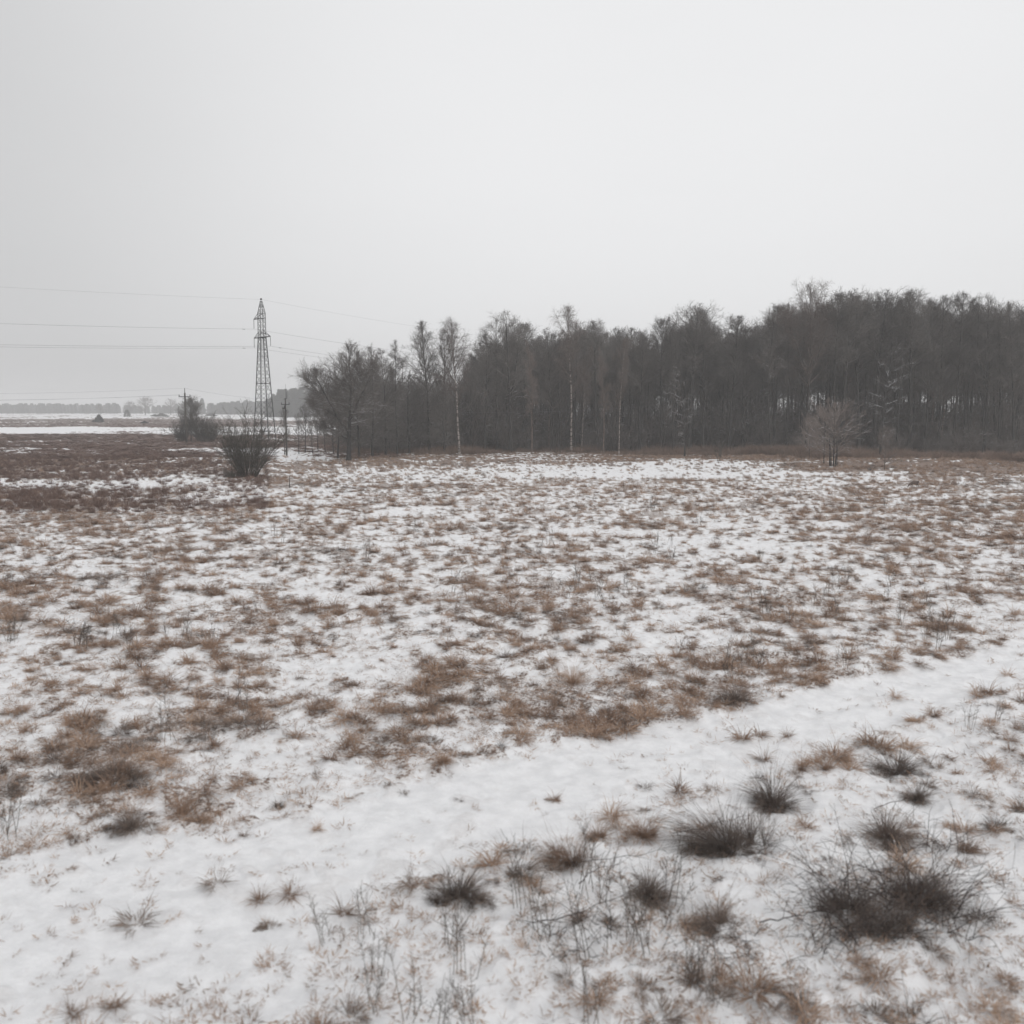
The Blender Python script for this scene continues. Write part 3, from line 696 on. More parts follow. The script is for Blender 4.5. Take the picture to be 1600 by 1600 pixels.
def tuft(seed, n, L0, lean0, lean1, w, m, base=.08, k=5, droop=.5, wind=(.12, 0, 0), name='tuft', bundles=0, mb=None, off=(0, 0)):
    rs = np.random.RandomState(seed); into = mb is not None; mb = mb or MB()
    az = rs.uniform(0, 6.283, n); b = base * np.sqrt(rs.uniform(0, 1, n))
    S = np.stack([np.cos(az) * b, np.sin(az) * b, np.full(n, -.02)], -1)
    az2 = az + rs.normal(0, .7, n); el = np.radians(rs.uniform(lean0, lean1, n)); bl = np.ones(n)
    if bundles:
        bi = rs.randint(0, bundles, n); ba = rs.uniform(0, 6.283, bundles); q_ = np.sqrt(rs.uniform(0, 1, bundles)); be = np.radians(lean0 + (lean1 - lean0) * q_ * rs.uniform(.6, 1.1, bundles)); bb = base * q_
        loose = rs.uniform(0, 1, n) < .25
        S[:, 0] = np.where(loose, S[:, 0], np.cos(ba)[bi] * bb[bi] + rs.normal(0, base * .16, n)); S[:, 1] = np.where(loose, S[:, 1], np.sin(ba)[bi] * bb[bi] + rs.normal(0, base * .16, n))
        az2 = np.where(loose, az2, ba[bi] + rs.normal(0, .42, n)); el = np.where(loose, el, be[bi] + rs.normal(0, .2, n)); bl = np.where(loose, .8, (rs.uniform(.7, 1.2, bundles) * (1.1 - .35 * q_))[bi])
    D = np.stack([np.cos(az2) * np.sin(el), np.sin(az2) * np.sin(el), np.cos(el)], -1) + np.array(wind)
    Ln = L0 * rs.uniform(.45, 1.1, n) * bl
    P = curves(rs, S, D, Ln, k, np.stack([np.cos(az2) * .12, np.sin(az2) * .12, np.full(n, -droop / k * 1.6)], -1), .10)
    P[:, :, 2] = np.maximum(P[:, :, 2], .004 + rs.uniform(0, .03, (n, 1)))
    W = w * .5 * np.array([.8, 1, .85, .6, .15])[None, :k] * rs.uniform(.6, 1.2, (n, 1))
    side = unit(np.cross(D, np.array([0, 0, 1.])) + rs.normal(0, .25, (n, 3)))
    P[:, :, 0] += off[0]; P[:, :, 1] += off[1]
    mb.ribbons(P, W, side)
    return None if into else mb.mesh(name, m)
T_MOUND = [tuft(300 + i, 105, .46, 8, 72, .013, M_GRASS, base=.11, droop=.75, wind=(.18, .05, 0)) for i in range(5)]
T_LOW = [tuft(320 + i, 60, .30, 35, 88, .013, M_GRASS, base=.14, droop=.6) for i in range(4)]
T_STUB = [tuft(340 + i, 14, .16, 5, 60, .012, M_GRASS, base=.10, droop=.2) for i in range(3)]
T_DARK = [tuft(350 + i, 110, .42, 4, 80, .009, M_SEDGE, base=.16, droop=.85, wind=((-.3, .35, .1)[i], .1, 0), bundles=7) for i in range(3)]
T_HEATH = [tuft(360 + i, 80, .5, 4, 50, .016, M_HEATH, base=.2, droop=.25) for i in range(3)]
T_REED = [tuft(370 + i, 80, 1.25, 1, 24, .016, M_REED, base=.38, droop=.14, wind=(.05, 0, 0)) for i in range(4)]
def weed(seed):
    rs = np.random.RandomState(seed); mb = MB(); n = 5
    S = np.stack([rs.normal(0, .08, n), rs.normal(0, .08, n), np.zeros(n)], -1); D = np.stack([rs.normal(0, .14, n), rs.normal(0, .14, n), np.ones(n)], -1)
    P = curves(rs, S, D, rs.uniform(.45, 1.0, n), 6, np.array([0, 0, 0.]), .05); R = taper(n, 6, np.full(n, .006), .003); mb.tubes(P, R, 3)
    S, D, t, pi, pr = kids(rs, P, R, 12, .35, 1, 25, 60)
    P2 = curves(rs, S, D, rs.uniform(.05, .22, len(t)), 3, np.array([0, 0, .05]), .1); mb.tubes(P2, np.full(P2.shape[:2], .003), 3)
    return mb.mesh('weed', M_WEED)
T_WEED = [weed(400 + i) for i in range(4)]
PROTO = T_MOUND + T_LOW + T_STUB + T_DARK + T_HEATH + T_REED + T_WEED
I_M, I_L, I_S, I_D, I_H, I_R, I_W = 0, 5, 9, 12, 15, 18, 22

def scatter_grass():
    rs = np.random.RandomState(11)
    nc = 460000
    u = rs.uniform(-60, 1660, nc); v = 700 + (1660 - 700) * rs.uniform(0, 1, nc) ** 1.35
    dens_prop = 1.0 / (((v - 700) / 960 + 1e-4) ** (1 - 1 / 1.35))          # candidates per px^2 (relative)
    cand = nc / (1720. * 960.) / 1.35 * dens_prop
    X, Y = ray_ground(u, v)
    d, m, t, ve, uu, vv = cover(X, Y)
    dist = np.hypot(X, Y); pxm = F_PX / dist; sth = CAM_H / np.hypot(dist, CAM_H)
    kinds = rs.uniform(0, 1, nc)
    dk = wn_(X, Y, 2.2, 71) + .5 * wn_(X, Y, 9, 72)                         # darker sedge grows in patches
    dark = (dk > .36 + .6 * (kinds - .5)) | ((ve > .5) & (kinds < .5))
    mound = kinds > .24
    # wanted tufts per px^2 so that the clumps close over the snow
    w = np.where(mound, .40, .38); h = np.where(mound, .23, .09)
    area = w * pxm * (h * .6 + w * .75 * sth) * pxm
    lam = np.where(m > .02, 1.65 * m, 0) * np.where(t > .5, .2, 1) * np.clip(1.15 - ve * .7, .4, 1.15)
    p = lam / area / cand
    keep = (rs.uniform(0, 1, nc) < p) & (v > 712)
    print('grass keep', keep.sum(), 'saturated', (p > 1).mean())
    i = np.where(keep)[0]
    Xk, Yk = X[i], Y[i]
    Z = height(Xk, Yk, m[i], t[i])
    idx = np.where(dark[i], I_D + rs.randint(0, 3, len(i)), np.where(mound[i], I_M + rs.randint(0, 5, len(i)), I_L + rs.randint(0, 4, len(i))))
    left = (uu[i] < 420) & (vv[i] < 800) & (rs.uniform(0, 1, len(i)) < .75)
    idx = np.where(left, I_H + rs.randint(0, 3, len(i)), idx)
    s = rs.uniform(.42, 1.0, len(i)) * (1 + .5 * wn_(Xk, Yk, 3, 81) * 2) * np.where(idx >= I_D, .95, 1)
    scl = np.stack([s, s, s * rs.uniform(.85, 1.65, len(i))], -1)
    rot = np.stack([rs.normal(0, .12, len(i)), rs.normal(0, .12, len(i)), rs.uniform(-.9, .9, len(i)) + rs.choice([0, 3.14, 1.6], len(i), p=[.6, .2, .2])], -1)
    P = [np.stack([Xk, Yk, Z], -1)]; RO = [rot]; SC = [scl]; IX = [idx]
    # sparse stubble poking through open snow
    ns = 42000
    u = rs.uniform(-60, 1660, ns); v = 730 + 930 * rs.uniform(0, 1, ns) ** 1.5
    X, Y = ray_ground(u, v); d, m, t, ve, uu, vv = cover(X, Y)
    k = rs.uniform(0, 1, ns) < np.where(t > .4, .05, np.clip(.35 + d, 0, 1) * (1 - .6 * ve)) * (.4 + .8 * (wn_(X, Y, 1.1, 91) + .5))
    X, Y, m, t = X[k], Y[k], m[k], t[k]; n = k.sum()
    s = rs.uniform(.5, 1.3, n)
    P.append(np.stack([X, Y, height(X, Y, m, t)], -1)); RO.append(np.stack([rs.normal(0, .2, n), rs.normal(0, .2, n), rs.uniform(0, 6.28, n)], -1)); SC.append(np.stack([s, s, s], -1)); IX.append(I_S + rs.randint(0, 3, n))
    # heath clumps on the far fields at the left
    nf = 9000
    u = rs.uniform(-60, 620, nf); v = 656 + 60 * rs.uniform(0, 1, nf)
    X, Y = ray_ground(u, v); d, m, t, ve, uu, vv = cover(X, Y)
    k = (rs.uniform(0, 1, nf) < np.clip((m - .3) * 1.1, 0, 1)) & (d > .25)
    X, Y, m, t = X[k], Y[k], m[k], t[k]; n = k.sum(); s = rs.uniform(1.2, 2.6, n)
    P.append(np.stack([X, Y, height(X, Y, m, t)], -1)); RO.append(np.stack([rs.normal(0, .1, n), rs.normal(0, .1, n), rs.uniform(0, 6.28, n)], -1)); SC.append(np.stack([s * 1.3, s * 1.3, s * .45], -1)); IX.append(I_H + rs.randint(0, 3, n))
    return [np.concatenate(q) for q in (P, RO, SC, IX)]
P, RO, SC_, IX = scatter_grass()
scatter('dead_grass', PROTO, P, RO, SC_, IX, ('matted brown dead grass and sedge poking through thin snow all over the field', 'grass'))

def scatter_weeds():
    rs = np.random.RandomState(21); n = 2000
    u = rs.uniform(-40, 1640, n); v = 830 + 800 * rs.uniform(0, 1, n)
    X, Y = ray_ground(u, v); d, m, t, ve, uu, vv = cover(X, Y)
    c = wn_(X, Y, 5, 95) + wn_(X, Y, 1.6, 96) * .7
    k = (t < .3) & (c > .17) & (rs.uniform(0, 1, n) < np.clip(.25 + m * .8, 0, 1) * np.where(ve > .5, .22, 1))
    X, Y = X[k], Y[k]; n = k.sum(); s = rs.uniform(.6, 1.25, n)
    return np.stack([X, Y, height(X, Y)], -1), np.stack([rs.normal(0, .08, n), rs.normal(0, .08, n), rs.uniform(0, 6.28, n)], -1), np.stack([s] * 3, -1), rs.randint(0, 4, n)
a, b, c, d_ = scatter_weeds()
scatter('dry_weeds', T_WEED, a, b, c, d_, ('thin upright dry weed stems standing among the dead grass', 'weeds'))

def scatter_reeds():
    rs = np.random.RandomState(31); Pp = []; n = 5200
    u = rs.uniform(556, 1660, n); q = rs.uniform(0, 1, n)
    lo = np.interp(u, [556, 700, 900, 1100, 1250, 1446, 1660], [718, 711, 709, 712, 718, 726, 732])
    v = lo - q * 13
    X, Y = ray_ground(u, v)
    keep = (rs.uniform(0, 1, n) < np.clip(.55 + 1.6 * wn_(X, Y, 7, 301) + 1.0 * wn_(X, Y, 2.5, 302) + .5 * q, 0.05, 1)) & (v < lo + 5 * wn_(X, Y, 9, 303) * 2 - 2)
    X, Y, u, q = X[keep], Y[keep], u[keep], q[keep]; n = keep.sum()
    s = rs.uniform(.45, 1.3, n) * (1 + 1.1 * wn_(X, Y, 5, 304)) * np.interp(u, [556, 900, 1150, 1446], [.8, .75, 1.0, .9])
    return np.stack([X, Y, height(X, Y)], -1), np.stack([rs.normal(0, .1, n), rs.normal(0, .1, n), rs.uniform(0, 6.28, n)], -1), np.stack([s * 1.3, s * 1.3, s], -1), rs.randint(0, 4, n)
a, b, c, d_ = scatter_reeds()
scatter('reed_strip', T_REED, a, b, c, d_, ('strip of russet reeds and tall dead grass along the foot of the forest', 'reeds'))

# the rest of the wood, behind the trees one can tell apart
def back_wood():
    rs = np.random.RandomState(61); pr = []; P = []; R_ = []; S_ = []; I = []
    for me in AL: pr += list(me)
    for j in range(330):
        y = rs.uniform(224, 270); u = rs.uniform(590, 1660)
        if u < 760 and rs.uniform() < .6: continue
        if 968 < u < 1064 and rs.uniform() < .72: continue
        x = (u - 800) / F_PX * y; top = float(np.interp(u, SKU, SKV)) + rs.uniform(14, 60)
        s = ((V_HOR - top) / F_PX * y + CAM_H) / 20; k = rs.randint(0, 6); rz = rs.uniform(0, 6.28)
        for q in (0, 1): P.append((x, y, gz(x, y))); R_.append((0, 0, rz)); S_.append((s, s, s)); I.append(2 * k + q)
    return pr, P, R_, S_, I
pr_, a, b, c, d_ = back_wood()
scatter('back_of_the_wood', pr_, a, b, c, d_, ('dim far side of the forest seen as one grey mass between the nearer trunks', 'wood'))

# undergrowth in and along the wood
UND = []
for i in range(4):
    for me in bush_mesh('undergrowth', 500 + i, H=4, W=3.4, stems=22, m=M_SCRUB, n2=8, n3=7, twig=.010, up=.0, r=.024): UND.append(me)
def scatter_under():
    rs = np.random.RandomState(41); P = []; R_ = []; S_ = []; I = []
    for j in range(620):
        front = j < 150
        if front: u = rs.uniform(548, 1640); u = u + 30 if 700 < u < 728 else u; x, y = g(u, np.interp(u, [560, 700, 1100, 1446, 1640], [709, 704, 704, 707, 709]) + rs.uniform(-2.5, 1.5)); h = rs.uniform(1.0, 3.6) if rs.uniform() < .8 else rs.uniform(4, 7)
        else: y = rs.uniform(174, 222); u = rs.uniform(560, 1640); x = (u - 800) / F_PX * y; h = rs.uniform(3, 7) if rs.uniform() < .55 else rs.uniform(7, 13)
        if 560 < u < 740 and y > 165: h *= 1.3
        s = h / 4; k = rs.randint(0, 4); rz = rs.uniform(0, 6.28); z = gz(x, y)
        for q in (0, 1):
            P.append((x, y, z)); R_.append((0, 0, rz)); S_.append((s * 1.1, s * 1.1, s)); I.append(2 * k + q)
    return P, R_, S_, I
a, b, c, d_ = scatter_under()
scatter('undergrowth', UND, a, b, c, d_, ('tangled grey-brown undergrowth between the trunks of the forest', 'undergrowth'))

# ------------------------------------------------------------------ young trees and bushes in the open
x, y = g(1264, 719); place('young_tree', YOUNG[0], x, y, H_at(719, 655), 20, 'leftmost slender young tree with reddish twigs in front of the forest, right part', 'tree', wide=.7)
x, y = g(1287, 725); place('young_tree', YOUNG[1], x, y, H_at(725, 640), 20, 'young reddish tree with a single dark stem, just left of the many-stemmed one', 'tree', wide=.75)
x, y = g(1302, 729); r = place('young_tree', YOUNG[0], x, y, H_at(729, 632), 20, 'many-stemmed young tree with a wide fan of reddish twigs in front of the forest', 'tree', wide=1.15)
mb = MB(); rs = np.random.RandomState(5)
S = np.stack([rs.uniform(-1.6, 1.6, 6), rs.uniform(-.8, .8, 6), np.full(6, -.3)], -1)
mb.tubes(curves(rs, S, np.tile(np.array([[0, 0, 1.]]), (6, 1)) + S * [[.05, .05, 0]], np.full(6, 10.), 7, np.zeros(3), .03), taper(6, 7, np.full(6, .15), .03), 5); mb.build('side_stems', M_BARK, r)
x, y = g(1382, 734); place('young_tree', YOUNG[1], x, y, H_at(734, 668), 20, 'small young tree on the brown mound near the right edge of the photo', 'tree', wide=.6)
x, y = g(1361, 735); place('shrub', bush_mesh('snowy_shrub', 520, H=1.4, W=1.5, stems=14, m=M_TWIG_SNOW, twig=.007, r=.012), x, y, 1.0, 1.4, 'low snow-dusted shrub on the brown mound, left of the small young tree', 'shrub', names=('stems', 'twigs'))
SAP = [bush_mesh('sapling', 530 + i, H=2.2, W=.9, stems=5, m=M_BUSH, n2=9, n3=5, twig=.007, r=.016) for i in range(2)]
for (u, vb, vt, lab) in ((1019, 797, 762, 'little bare sapling alone in the middle of the snowy field, farther one'), (1093, 822, 797, 'small twiggy sapling in the field right of and nearer than the lone middle one'),
                         (1383, 795, 775, 'small twiggy sapling in the right part of the field below the grazing deer'), (1188, 877, 850, 'dark little sapling beside the grey-brown patch in the right half of the field'),
                         (872, 716, 688, 'thin bare sapling in the reeds before the mop-topped birch'), (1123, 722, 682, 'thin bare sapling at the field edge before the dome-crowned tree')):
    x, y = g(u, vb); place('sapling', SAP[u % 2], x, y, H_at(vb, vt), 2.2, lab, 'sapling', names=('stem', 'twigs'), wide=.8)

# shrub in front left with the tower behind it
WB = bush_mesh('willow', 540, H=8.4, W=6.4, stems=80, n2=14, n3=8, twig=.012, r=.034, jit=.11)
x, y = g(389, 747)
place('willow_bush', WB, x, y, H_at(747, 657), 7, 'large many-stemmed bare bush in the field in front of the electricity pylon', 'bush', names=('stems', 'twigs'), wide=.9)
LB = bush_mesh('low_bush', 541, H=1.6, W=2.2, stems=40, n2=8, n3=6, twig=.008, r=.015)
x, y = g(366, 748); place('low_bush', LB, x, y, 1.5, 1.6, 'low dark brush at the left foot of the large many-stemmed bush', 'bush', names=('stems', 'twigs'), wide=1.1)
# clump by the pole
CON = tree_meshes('pointed_alder', 560, H=20, h0=.22, spread=8.0, n1=90, a_low=66, a_top=22, r0=.24, n2=10, n3=7, n4=2, twig=.04, l3=2.0, low_dead=0, top_round=.12, jit=.09)
x, y = g(299, 689.5); place('bare_tree', CON, x, y, H_at(689.5, 624), 20, 'pointed bare tree standing right beside the plain utility pole on the left', 'tree', wide=1.0)
for (u, vb, w, h, lab) in ((283, 690, 1.0, 4.6, 'bare bush on the left side of the pointed tree by the utility pole'), (318, 690, 1.25, 6.2, 'dark rounded bare bush on the right side of the pointed tree by the utility pole'), (330, 689, 1.0, 4.0, 'lower bare bush at the far right end of the clump by the utility pole')):
    x, y = g(u, vb); place('bush', WB, x, y, h, 7, lab, 'bush', names=('stems', 'twigs'), wide=w)
# slim alders between the second pole and the big corner tree
for (u, vb, vt, w, lab) in ((445, 709, 636, .75, 'slim bare tree touching the left side of the pole with the thin rods'), (467, 708, 645, .8, 'slim bare tree, the first one right of the pole with the thin rods'),
                         (477, 706, 632, .8, 'taller slim bare tree second right of the pole with the thin rods'), (488, 707, 650, .7, 'slim bare sapling-like tree in the middle of the row by the forest corner'),
                         (497, 705, 640, .8, 'slender tree in the row by the forest corner, overhung by the leaning limb'), (508, 706, 648, .8, 'slender dark tree second from the right in the row by the forest corner'),
                         (521, 708, 640, .9, 'slender tree at the right end of the row, closest to the big corner tree')):
    x, y = g(u, vb); place('slim_tree', POLE_T[u % 2], x, y, H_at(vb, vt), 20, lab, 'tree', wide=w)

# ------------------------------------------------------------------ distant trees, woods
FT = tree_meshes('field_tree', 570, H=20, h0=.14, spread=12, n1=60, a_low=75, a_top=30, r0=.5, n2=8, n3=5, n4=0, twig=.07, l3=2.6, low_dead=0, top_round=.3, jit=.13)
FT2 = tree_meshes('field_tree', 571, H=20, h0=.18, spread=11, n1=44, a_low=66, a_top=28, r0=.5, n2=7, n3=4, n4=0, twig=.06, l3=2.2, low_dead=0, top_round=.3, jit=.10)
x, y = g(227, 648.6); place('field_tree', FT, x, y, H_at(648.6, 623), 20, 'round-crowned bare tree on the far field, left one of two fading in the haze', 'tree')
x, y = g(267, 648.6); place('field_tree', FT2, x, y, H_at(648.6, 625), 20, 'thin fan-shaped bare tree on the far field, right one of two fading in the haze', 'tree')
x, y = g(203, 648.3); place('field_tree', FT, x, y, H_at(648.3, 629), 20, 'fainter bare tree in the haze behind the dark conical evergreen', 'tree', wide=.9)
x, y = g(157, 649); place('field_tree', FT, x, y, H_at(649, 633), 20, 'hazy bare tree at the left edge of the photo on the far field', 'tree')
def conifer_mesh(seed, H=10., Rb=3.4, n=2600, m=None, rnd=.5, size=.35):
    rs = np.random.RandomState(seed); mb = MB()
    z = rs.uniform(.03, 1, n); lobes = 1 + .16 * np.sin(z * 21 + seed) + .1 * rs.normal(0, 1, n)
    az = rs.uniform(0, 6.283, n); rr = Rb * (1 - z) ** rnd * np.sqrt(rs.uniform(.25, 1, n)) * lobes * (1 + .2 * np.sin(az * 3 + seed))
    S = np.stack([np.cos(az) * rr, np.sin(az) * rr, z * H], -1)
    D = unit(np.stack([np.cos(az), np.sin(az), rs.uniform(-.2, .8, n)], -1) + rs.normal(0, .3, (n, 3)))
    P = curves(rs, S, D, rs.uniform(.6, 1.5, n) * size * 2, 3, np.array([0, 0, -.1]), .2)
    mb.ribbons(P, taper(n, 3, np.full(n, size * .5), size * .1), unit(rs.normal(0, 1, (n, 3))))
    tb = MB(); tb.tube([(0, 0, -.2), (0, 0, H * .4), (0, 0, H * .9)], [.03 * H, .02 * H, .005 * H], 6)
    return tb.mesh('evergreen_trunk', M_BARK), mb.mesh('evergreen_crown', m or M_CONIFER)
EV = conifer_mesh(1)
x, y = g(198.5, 651.5); place('evergreen_tree', EV, x, y, H_at(651.5, 640.5), 10, 'small dark conical evergreen on the edge of the far field at left', 'tree', wide=1.35)
FB = conifer_mesh(2, H=3, Rb=7, n=1300, m=M_FARWOOD, rnd=.8, size=.6)
for (u, vb, w, h, lab) in ((242, 650.5, 1.0, 1.8, 'low dark hedge-like scrub between the two far bare trees, left bit'), (252, 651, 1.1, 2.8, 'low dark scrub at the foot of the right far bare tree'), (226, 661.5, .8, 1.1, 'flat dark scrub mound in the middle of the brown far field'),
                     (155, 660, .35, 3.6, 'dark bush cut by the left edge of the photo in the brown far field'), (329, 650, 1.2, 2.4, 'low dark scrub on the far snow line right of the clump by the pole')):
    x, y = g(u, vb); place('far_scrub', FB, x, y, h, 3, lab, 'scrub', names=('stem', 'foliage'), wide=w)

FWP = []
for i in range(3):
    FWP.append(conifer_mesh(10 + i, H=18, Rb=4.2, n=2400, m=M_FARWOOD, rnd=.30, size=.55)[1])
for i in range(2):
    FWP.append(conifer_mesh(20 + i, H=22, Rb=3.6, n=2200, m=M_CONIFER, rnd=.75, size=.5)[1])
def far_wood(name, segs, n, label):
    rs = np.random.RandomState(len(segs) * 7 + n); P = []; R_ = []; S_ = []; I = []
    for (u0, u1, vb0, vb1, dep, top, ever) in segs:
        cnt = int(n * (u1 - u0) / 100)
        for j in range(cnt):
            u = rs.uniform(u0, u1); f = (u - u0) / (u1 - u0)
            x, y = g(u, vb0 + (vb1 - vb0) * f); k = rs.uniform(0, 1) * dep; x *= (1 + k / y); y += k
            tp = top(u) if callable(top) else top
            h = ((V_HOR - tp) / F_PX * y + CAM_H) * rs.uniform(.72, 1.04)
            i = 3 + rs.randint(0, 2) if rs.uniform() < ever else rs.randint(0, 3)
            h0 = 22 if i > 2 else 18; s = h / h0; wv = rs.uniform(.8, 1.5)
            P.append((x, y, 0)); R_.append((0, 0, rs.uniform(0, 6.28))); S_.append((s * wv, s * wv, s)); I.append(i)
    return scatter(name, FWP, P, R_, S_, I, label)
t1 = lambda u: float(np.interp(u, [-100, 154, 175, 200, 240, 300, 316, 330, 350, 380, 430], [630, 631, 629, 633, 634, 630, 622, 630, 629, 626, 627]))
t2 = lambda u: float(np.interp(u, [415, 425, 435, 450, 470, 500, 560, 700], [628, 618, 611, 609, 608, 606, 600, 598]))
far_wood('far_wood', [(-80, 300, 646.6, 646.6, 260, t1, .1), (300, 430, 648.2, 648.2, 200, t1, .15)], 62, ('pale hazy far-off wood along the horizon on the left', 'wood'))
far_wood('hill_wood', [(416, 740, 652.5, 652.5, 110, t2, .45)], 60, ('darker hazy wood behind the pylon foot and the forest corner', 'wood'))

# ------------------------------------------------------------------ electricity pylon
def pylon():
    ub, vb = 414, 690.
    x0, y0 = g(ub, vb); mp = mpp_at(vb)
    z0 = gz(x0, y0)
    H = (vb - 471) * mp
    def zr(v): return (vb - v) * mp
    r = empty('electricity_pylon', (x0, y0, z0)); tag(r, 'tall steel lattice electricity pylon standing on the left behind the large bare bush', 'pylon')
    phi = math.atan2(-x0, y0)
    k = mp * 1.055
    prof_z = [zr(702), zr(675), zr(530), zr(493), zr(471)]
    prof_r = [17.4 * k, 15.7 * k, 5.9 * k, 5.7 * k, .6 * k]
    def corner(i, z):
        rr = np.interp(z, prof_z, prof_r); a = math.radians(-18.4) + phi + i * math.pi / 2
        return np.array([rr * math.cos(a), rr * math.sin(a), z])
    brk = [zr(530), zr(493)]
    for i in range(4):
        mb = MB(); zs = [-.3] + [z for z in np.linspace(0, H * .985, 12)] + brk; zs = sorted(zs)
        for a_, b_ in zip(zs[:-1], zs[1:]): mb.bar(corner(i, a_), corner(i, b_), .17 if a_ < brk[0] else .11)
        mb.build('leg', M_STEEL, r)
    levels = [zr(690), zr(674), zr(657.5), zr(641), zr(626), zr(613), zr(600), zr(589), zr(578), zr(568), zr(559), zr(551), zr(543.5), zr(536.5), zr(530),
              zr(523), zr(516), zr(509), zr(501), zr(493), zr(486), zr(479)]
    horiz = {1, 6, 10, 14, 15, 18, 19}
    for i in range(4):
        mb = MB(); j = (i + 1) % 4
        for n_, (a_, b_) in enumerate(zip(levels[:-1], levels[1:])):
            wb = .055 if n_ < 14 else .042
            mb.bar(corner(i, a_), corner(j, b_), wb); mb.bar(corner(j, a_), corner(i, b_), wb)
        for n_ in horiz: mb.bar(corner(i, levels[n_]), corner(j, levels[n_]), .13 if n_ in (1, 6, 14) else .06)
        mb.build('lattice_bracing', M_STEEL, r)
    pk = MB(); pk.bar((0, 0, zr(473)), (0, 0, zr(470.3)), .35); pk.build('earth_wire_peak', M_DARKSTEEL, r)
    aw = math.radians(-18.4 - 45) + phi             # crossarm direction, square to the line
    ax = np.array([math.cos(aw), math.sin(aw), 0.])
    ends = []
    def arm(sgn, Lr, v, vtop):
        z = zr(v); tip = ax * sgn * Lr + np.array([0, 0, z]); mb = MB()
        side = np.array([-ax[1], ax[0], 0]); hw = np.interp(z, prof_z, prof_r) * .70
        for s_ in (-1, 1):
            mb.bar(side * s_ * hw * .95 + np.array([0, 0, z]), tip, .13)
            mb.bar(ax * sgn * hw + side * s_ * hw * .95 + np.array([0, 0, z]), tip, .10)
            mb.bar(ax * sgn * hw * .9 + side * s_ * hw * .9 + np.array([0, 0, zr(vtop)]), tip, .08)
        for q in (.35, .65): 
            p1 = side * hw * .95 * (1 - q) + ax * sgn * Lr * q; p2 = -side * hw * .95 * (1 - q) + ax * sgn * Lr * q
            mb.bar(p1 + [0, 0, z], p2 + [0, 0, z], .06)
        mb.build('crossarm', M_DARKSTEEL, r)
        li = 14.5 * mp; mb = MB(); n_ = 13
        pts = []; rad = []
        for q in range(n_):
            z1 = z - li * q / n_; pts += [tip + [0, 0, z1 - z], tip + [0, 0, z1 - z - li * .35 / n_], tip + [0, 0, z1 - z - li * .8 / n_]]; rad += [.03, .10, .035]
        mb.tube(pts, rad, 8); mb.build('insulator', M_GLASSINS, r)
        ends.append(tip + np.array([x0, y0, z0 - li - .05]))
    Lt = 12.2 * mp / math.cos(math.radians(63.4))
    arm(-1, Lt * .97, 500.5, 492.5); arm(-1, Lt, 529.5, 521.5); arm(1, Lt, 529.5, 521.5)
    top = np.array([x0, y0, z0 + zr(472)])
    return ends, top, mp
ends, ptop, pmp = pylon()
dl = np.array([-.75, -.66, 0])     # towards the left and the camera
dr = np.array([math.cos(math.radians(50)), math.sin(math.radians(50)), 0])
def wire(anchor, label, sl, sr, rad, vibr=True):
    mb = MB()
    span = 230.
    ptsL = [anchor + dl * s + np.array([0, 0, -sl * s + sl / span * s * s * 1.05]) for s in np.linspace(0, span, 60)]
    ptsR = [anchor + dr * s + np.array([0, 0, -sr * s + sr / span * s * s]) for s in np.linspace(0, span, 60)]
    mb.tube(ptsL[::-1] + ptsR[1:], rad, 4, cap=False)
    o = mb.build('power_line_wire', M_WIRE); tag(o, label, 'wire')
    if vibr:
        for q, s in ((-1, 2.6), (1, 2.6)):
            m2 = MB(); p = (anchor + (dl if q < 0 else dr) * s + np.array([0, 0, -(sl if q < 0 else sr) * s]))
            d3 = dl if q < 0 else dr; m2.tube([p - d3 * .3 - [0, 0, .06], p + [0, 0, -.06], p + d3 * .3 - [0, 0, .06]], [.06, .03, .06], 6); m2.build('damper', M_DARKSTEEL, o)
    return o
wire(ends[0], 'power wire slung from the upper single crossarm of the pylon', .045, .080, .020)
wire(ends[1], 'power wire slung from the left end of the pylon\'s lower crossarm', .050, .080, .020)
wire(ends[2], 'power wire slung from the right end of the pylon\'s lower crossarm', .050, .080, .020)
wire(ptop, 'thin earth wire running over the very tip of the pylon', .040, .075, .012, False)

# ------------------------------------------------------------------ utility poles
def utility_pole():
    ub, vb = 291.5, 692.; x0, y0 = g(ub, vb); mp = mpp_at(vb); z0 = gz(x0, y0); zr = lambda v: (vb - v) * mp
    r = empty('utility_pole', (x0, y0, z0)); tag(r, 'dark utility pole with a single crossarm standing beside the pointed bare tree', 'utility pole')
    mb = MB(); mb.tube([(0, 0, -.3), (0, 0, zr(660)), (0, 0, zr(614))], [.25, .21, .18], 10); mb.build('pole', M_WOODPOLE, r, smooth=True)
    mb = MB(); mb.tube([(0, 0, zr(614.5)), (0, 0, zr(606.5))], [.075, .07], 8); mb.build('top_pin', M_DARKSTEEL, r)
    a = 9.2 * mp
    mb = MB(); mb.bar((-a, -.16, zr(619.8)), (a, -.16, zr(619.8)), .17); mb.build('crossarm', M_DARKSTEEL, r)
    tips = []
    for s in (-1, 1):
        mb = MB(); p = np.array([s * (a - .1), -.16, zr(619.8)]); mb.tube([p + [0, 0, .06], p + [0, 0, .15], p + [0, 0, .2], p + [0, 0, .33], p + [0, 0, .38], p + [0, 0, .46]], [.04, .04, .12, .09, .12, .05], 8); mb.build('insulator', M_GLASSINS, r)
        tips.append(p + [x0, y0, z0 + .46])
    tips.append(np.array([x0, y0, z0 + zr(606.5)]))
    return tips
tips = utility_pole()
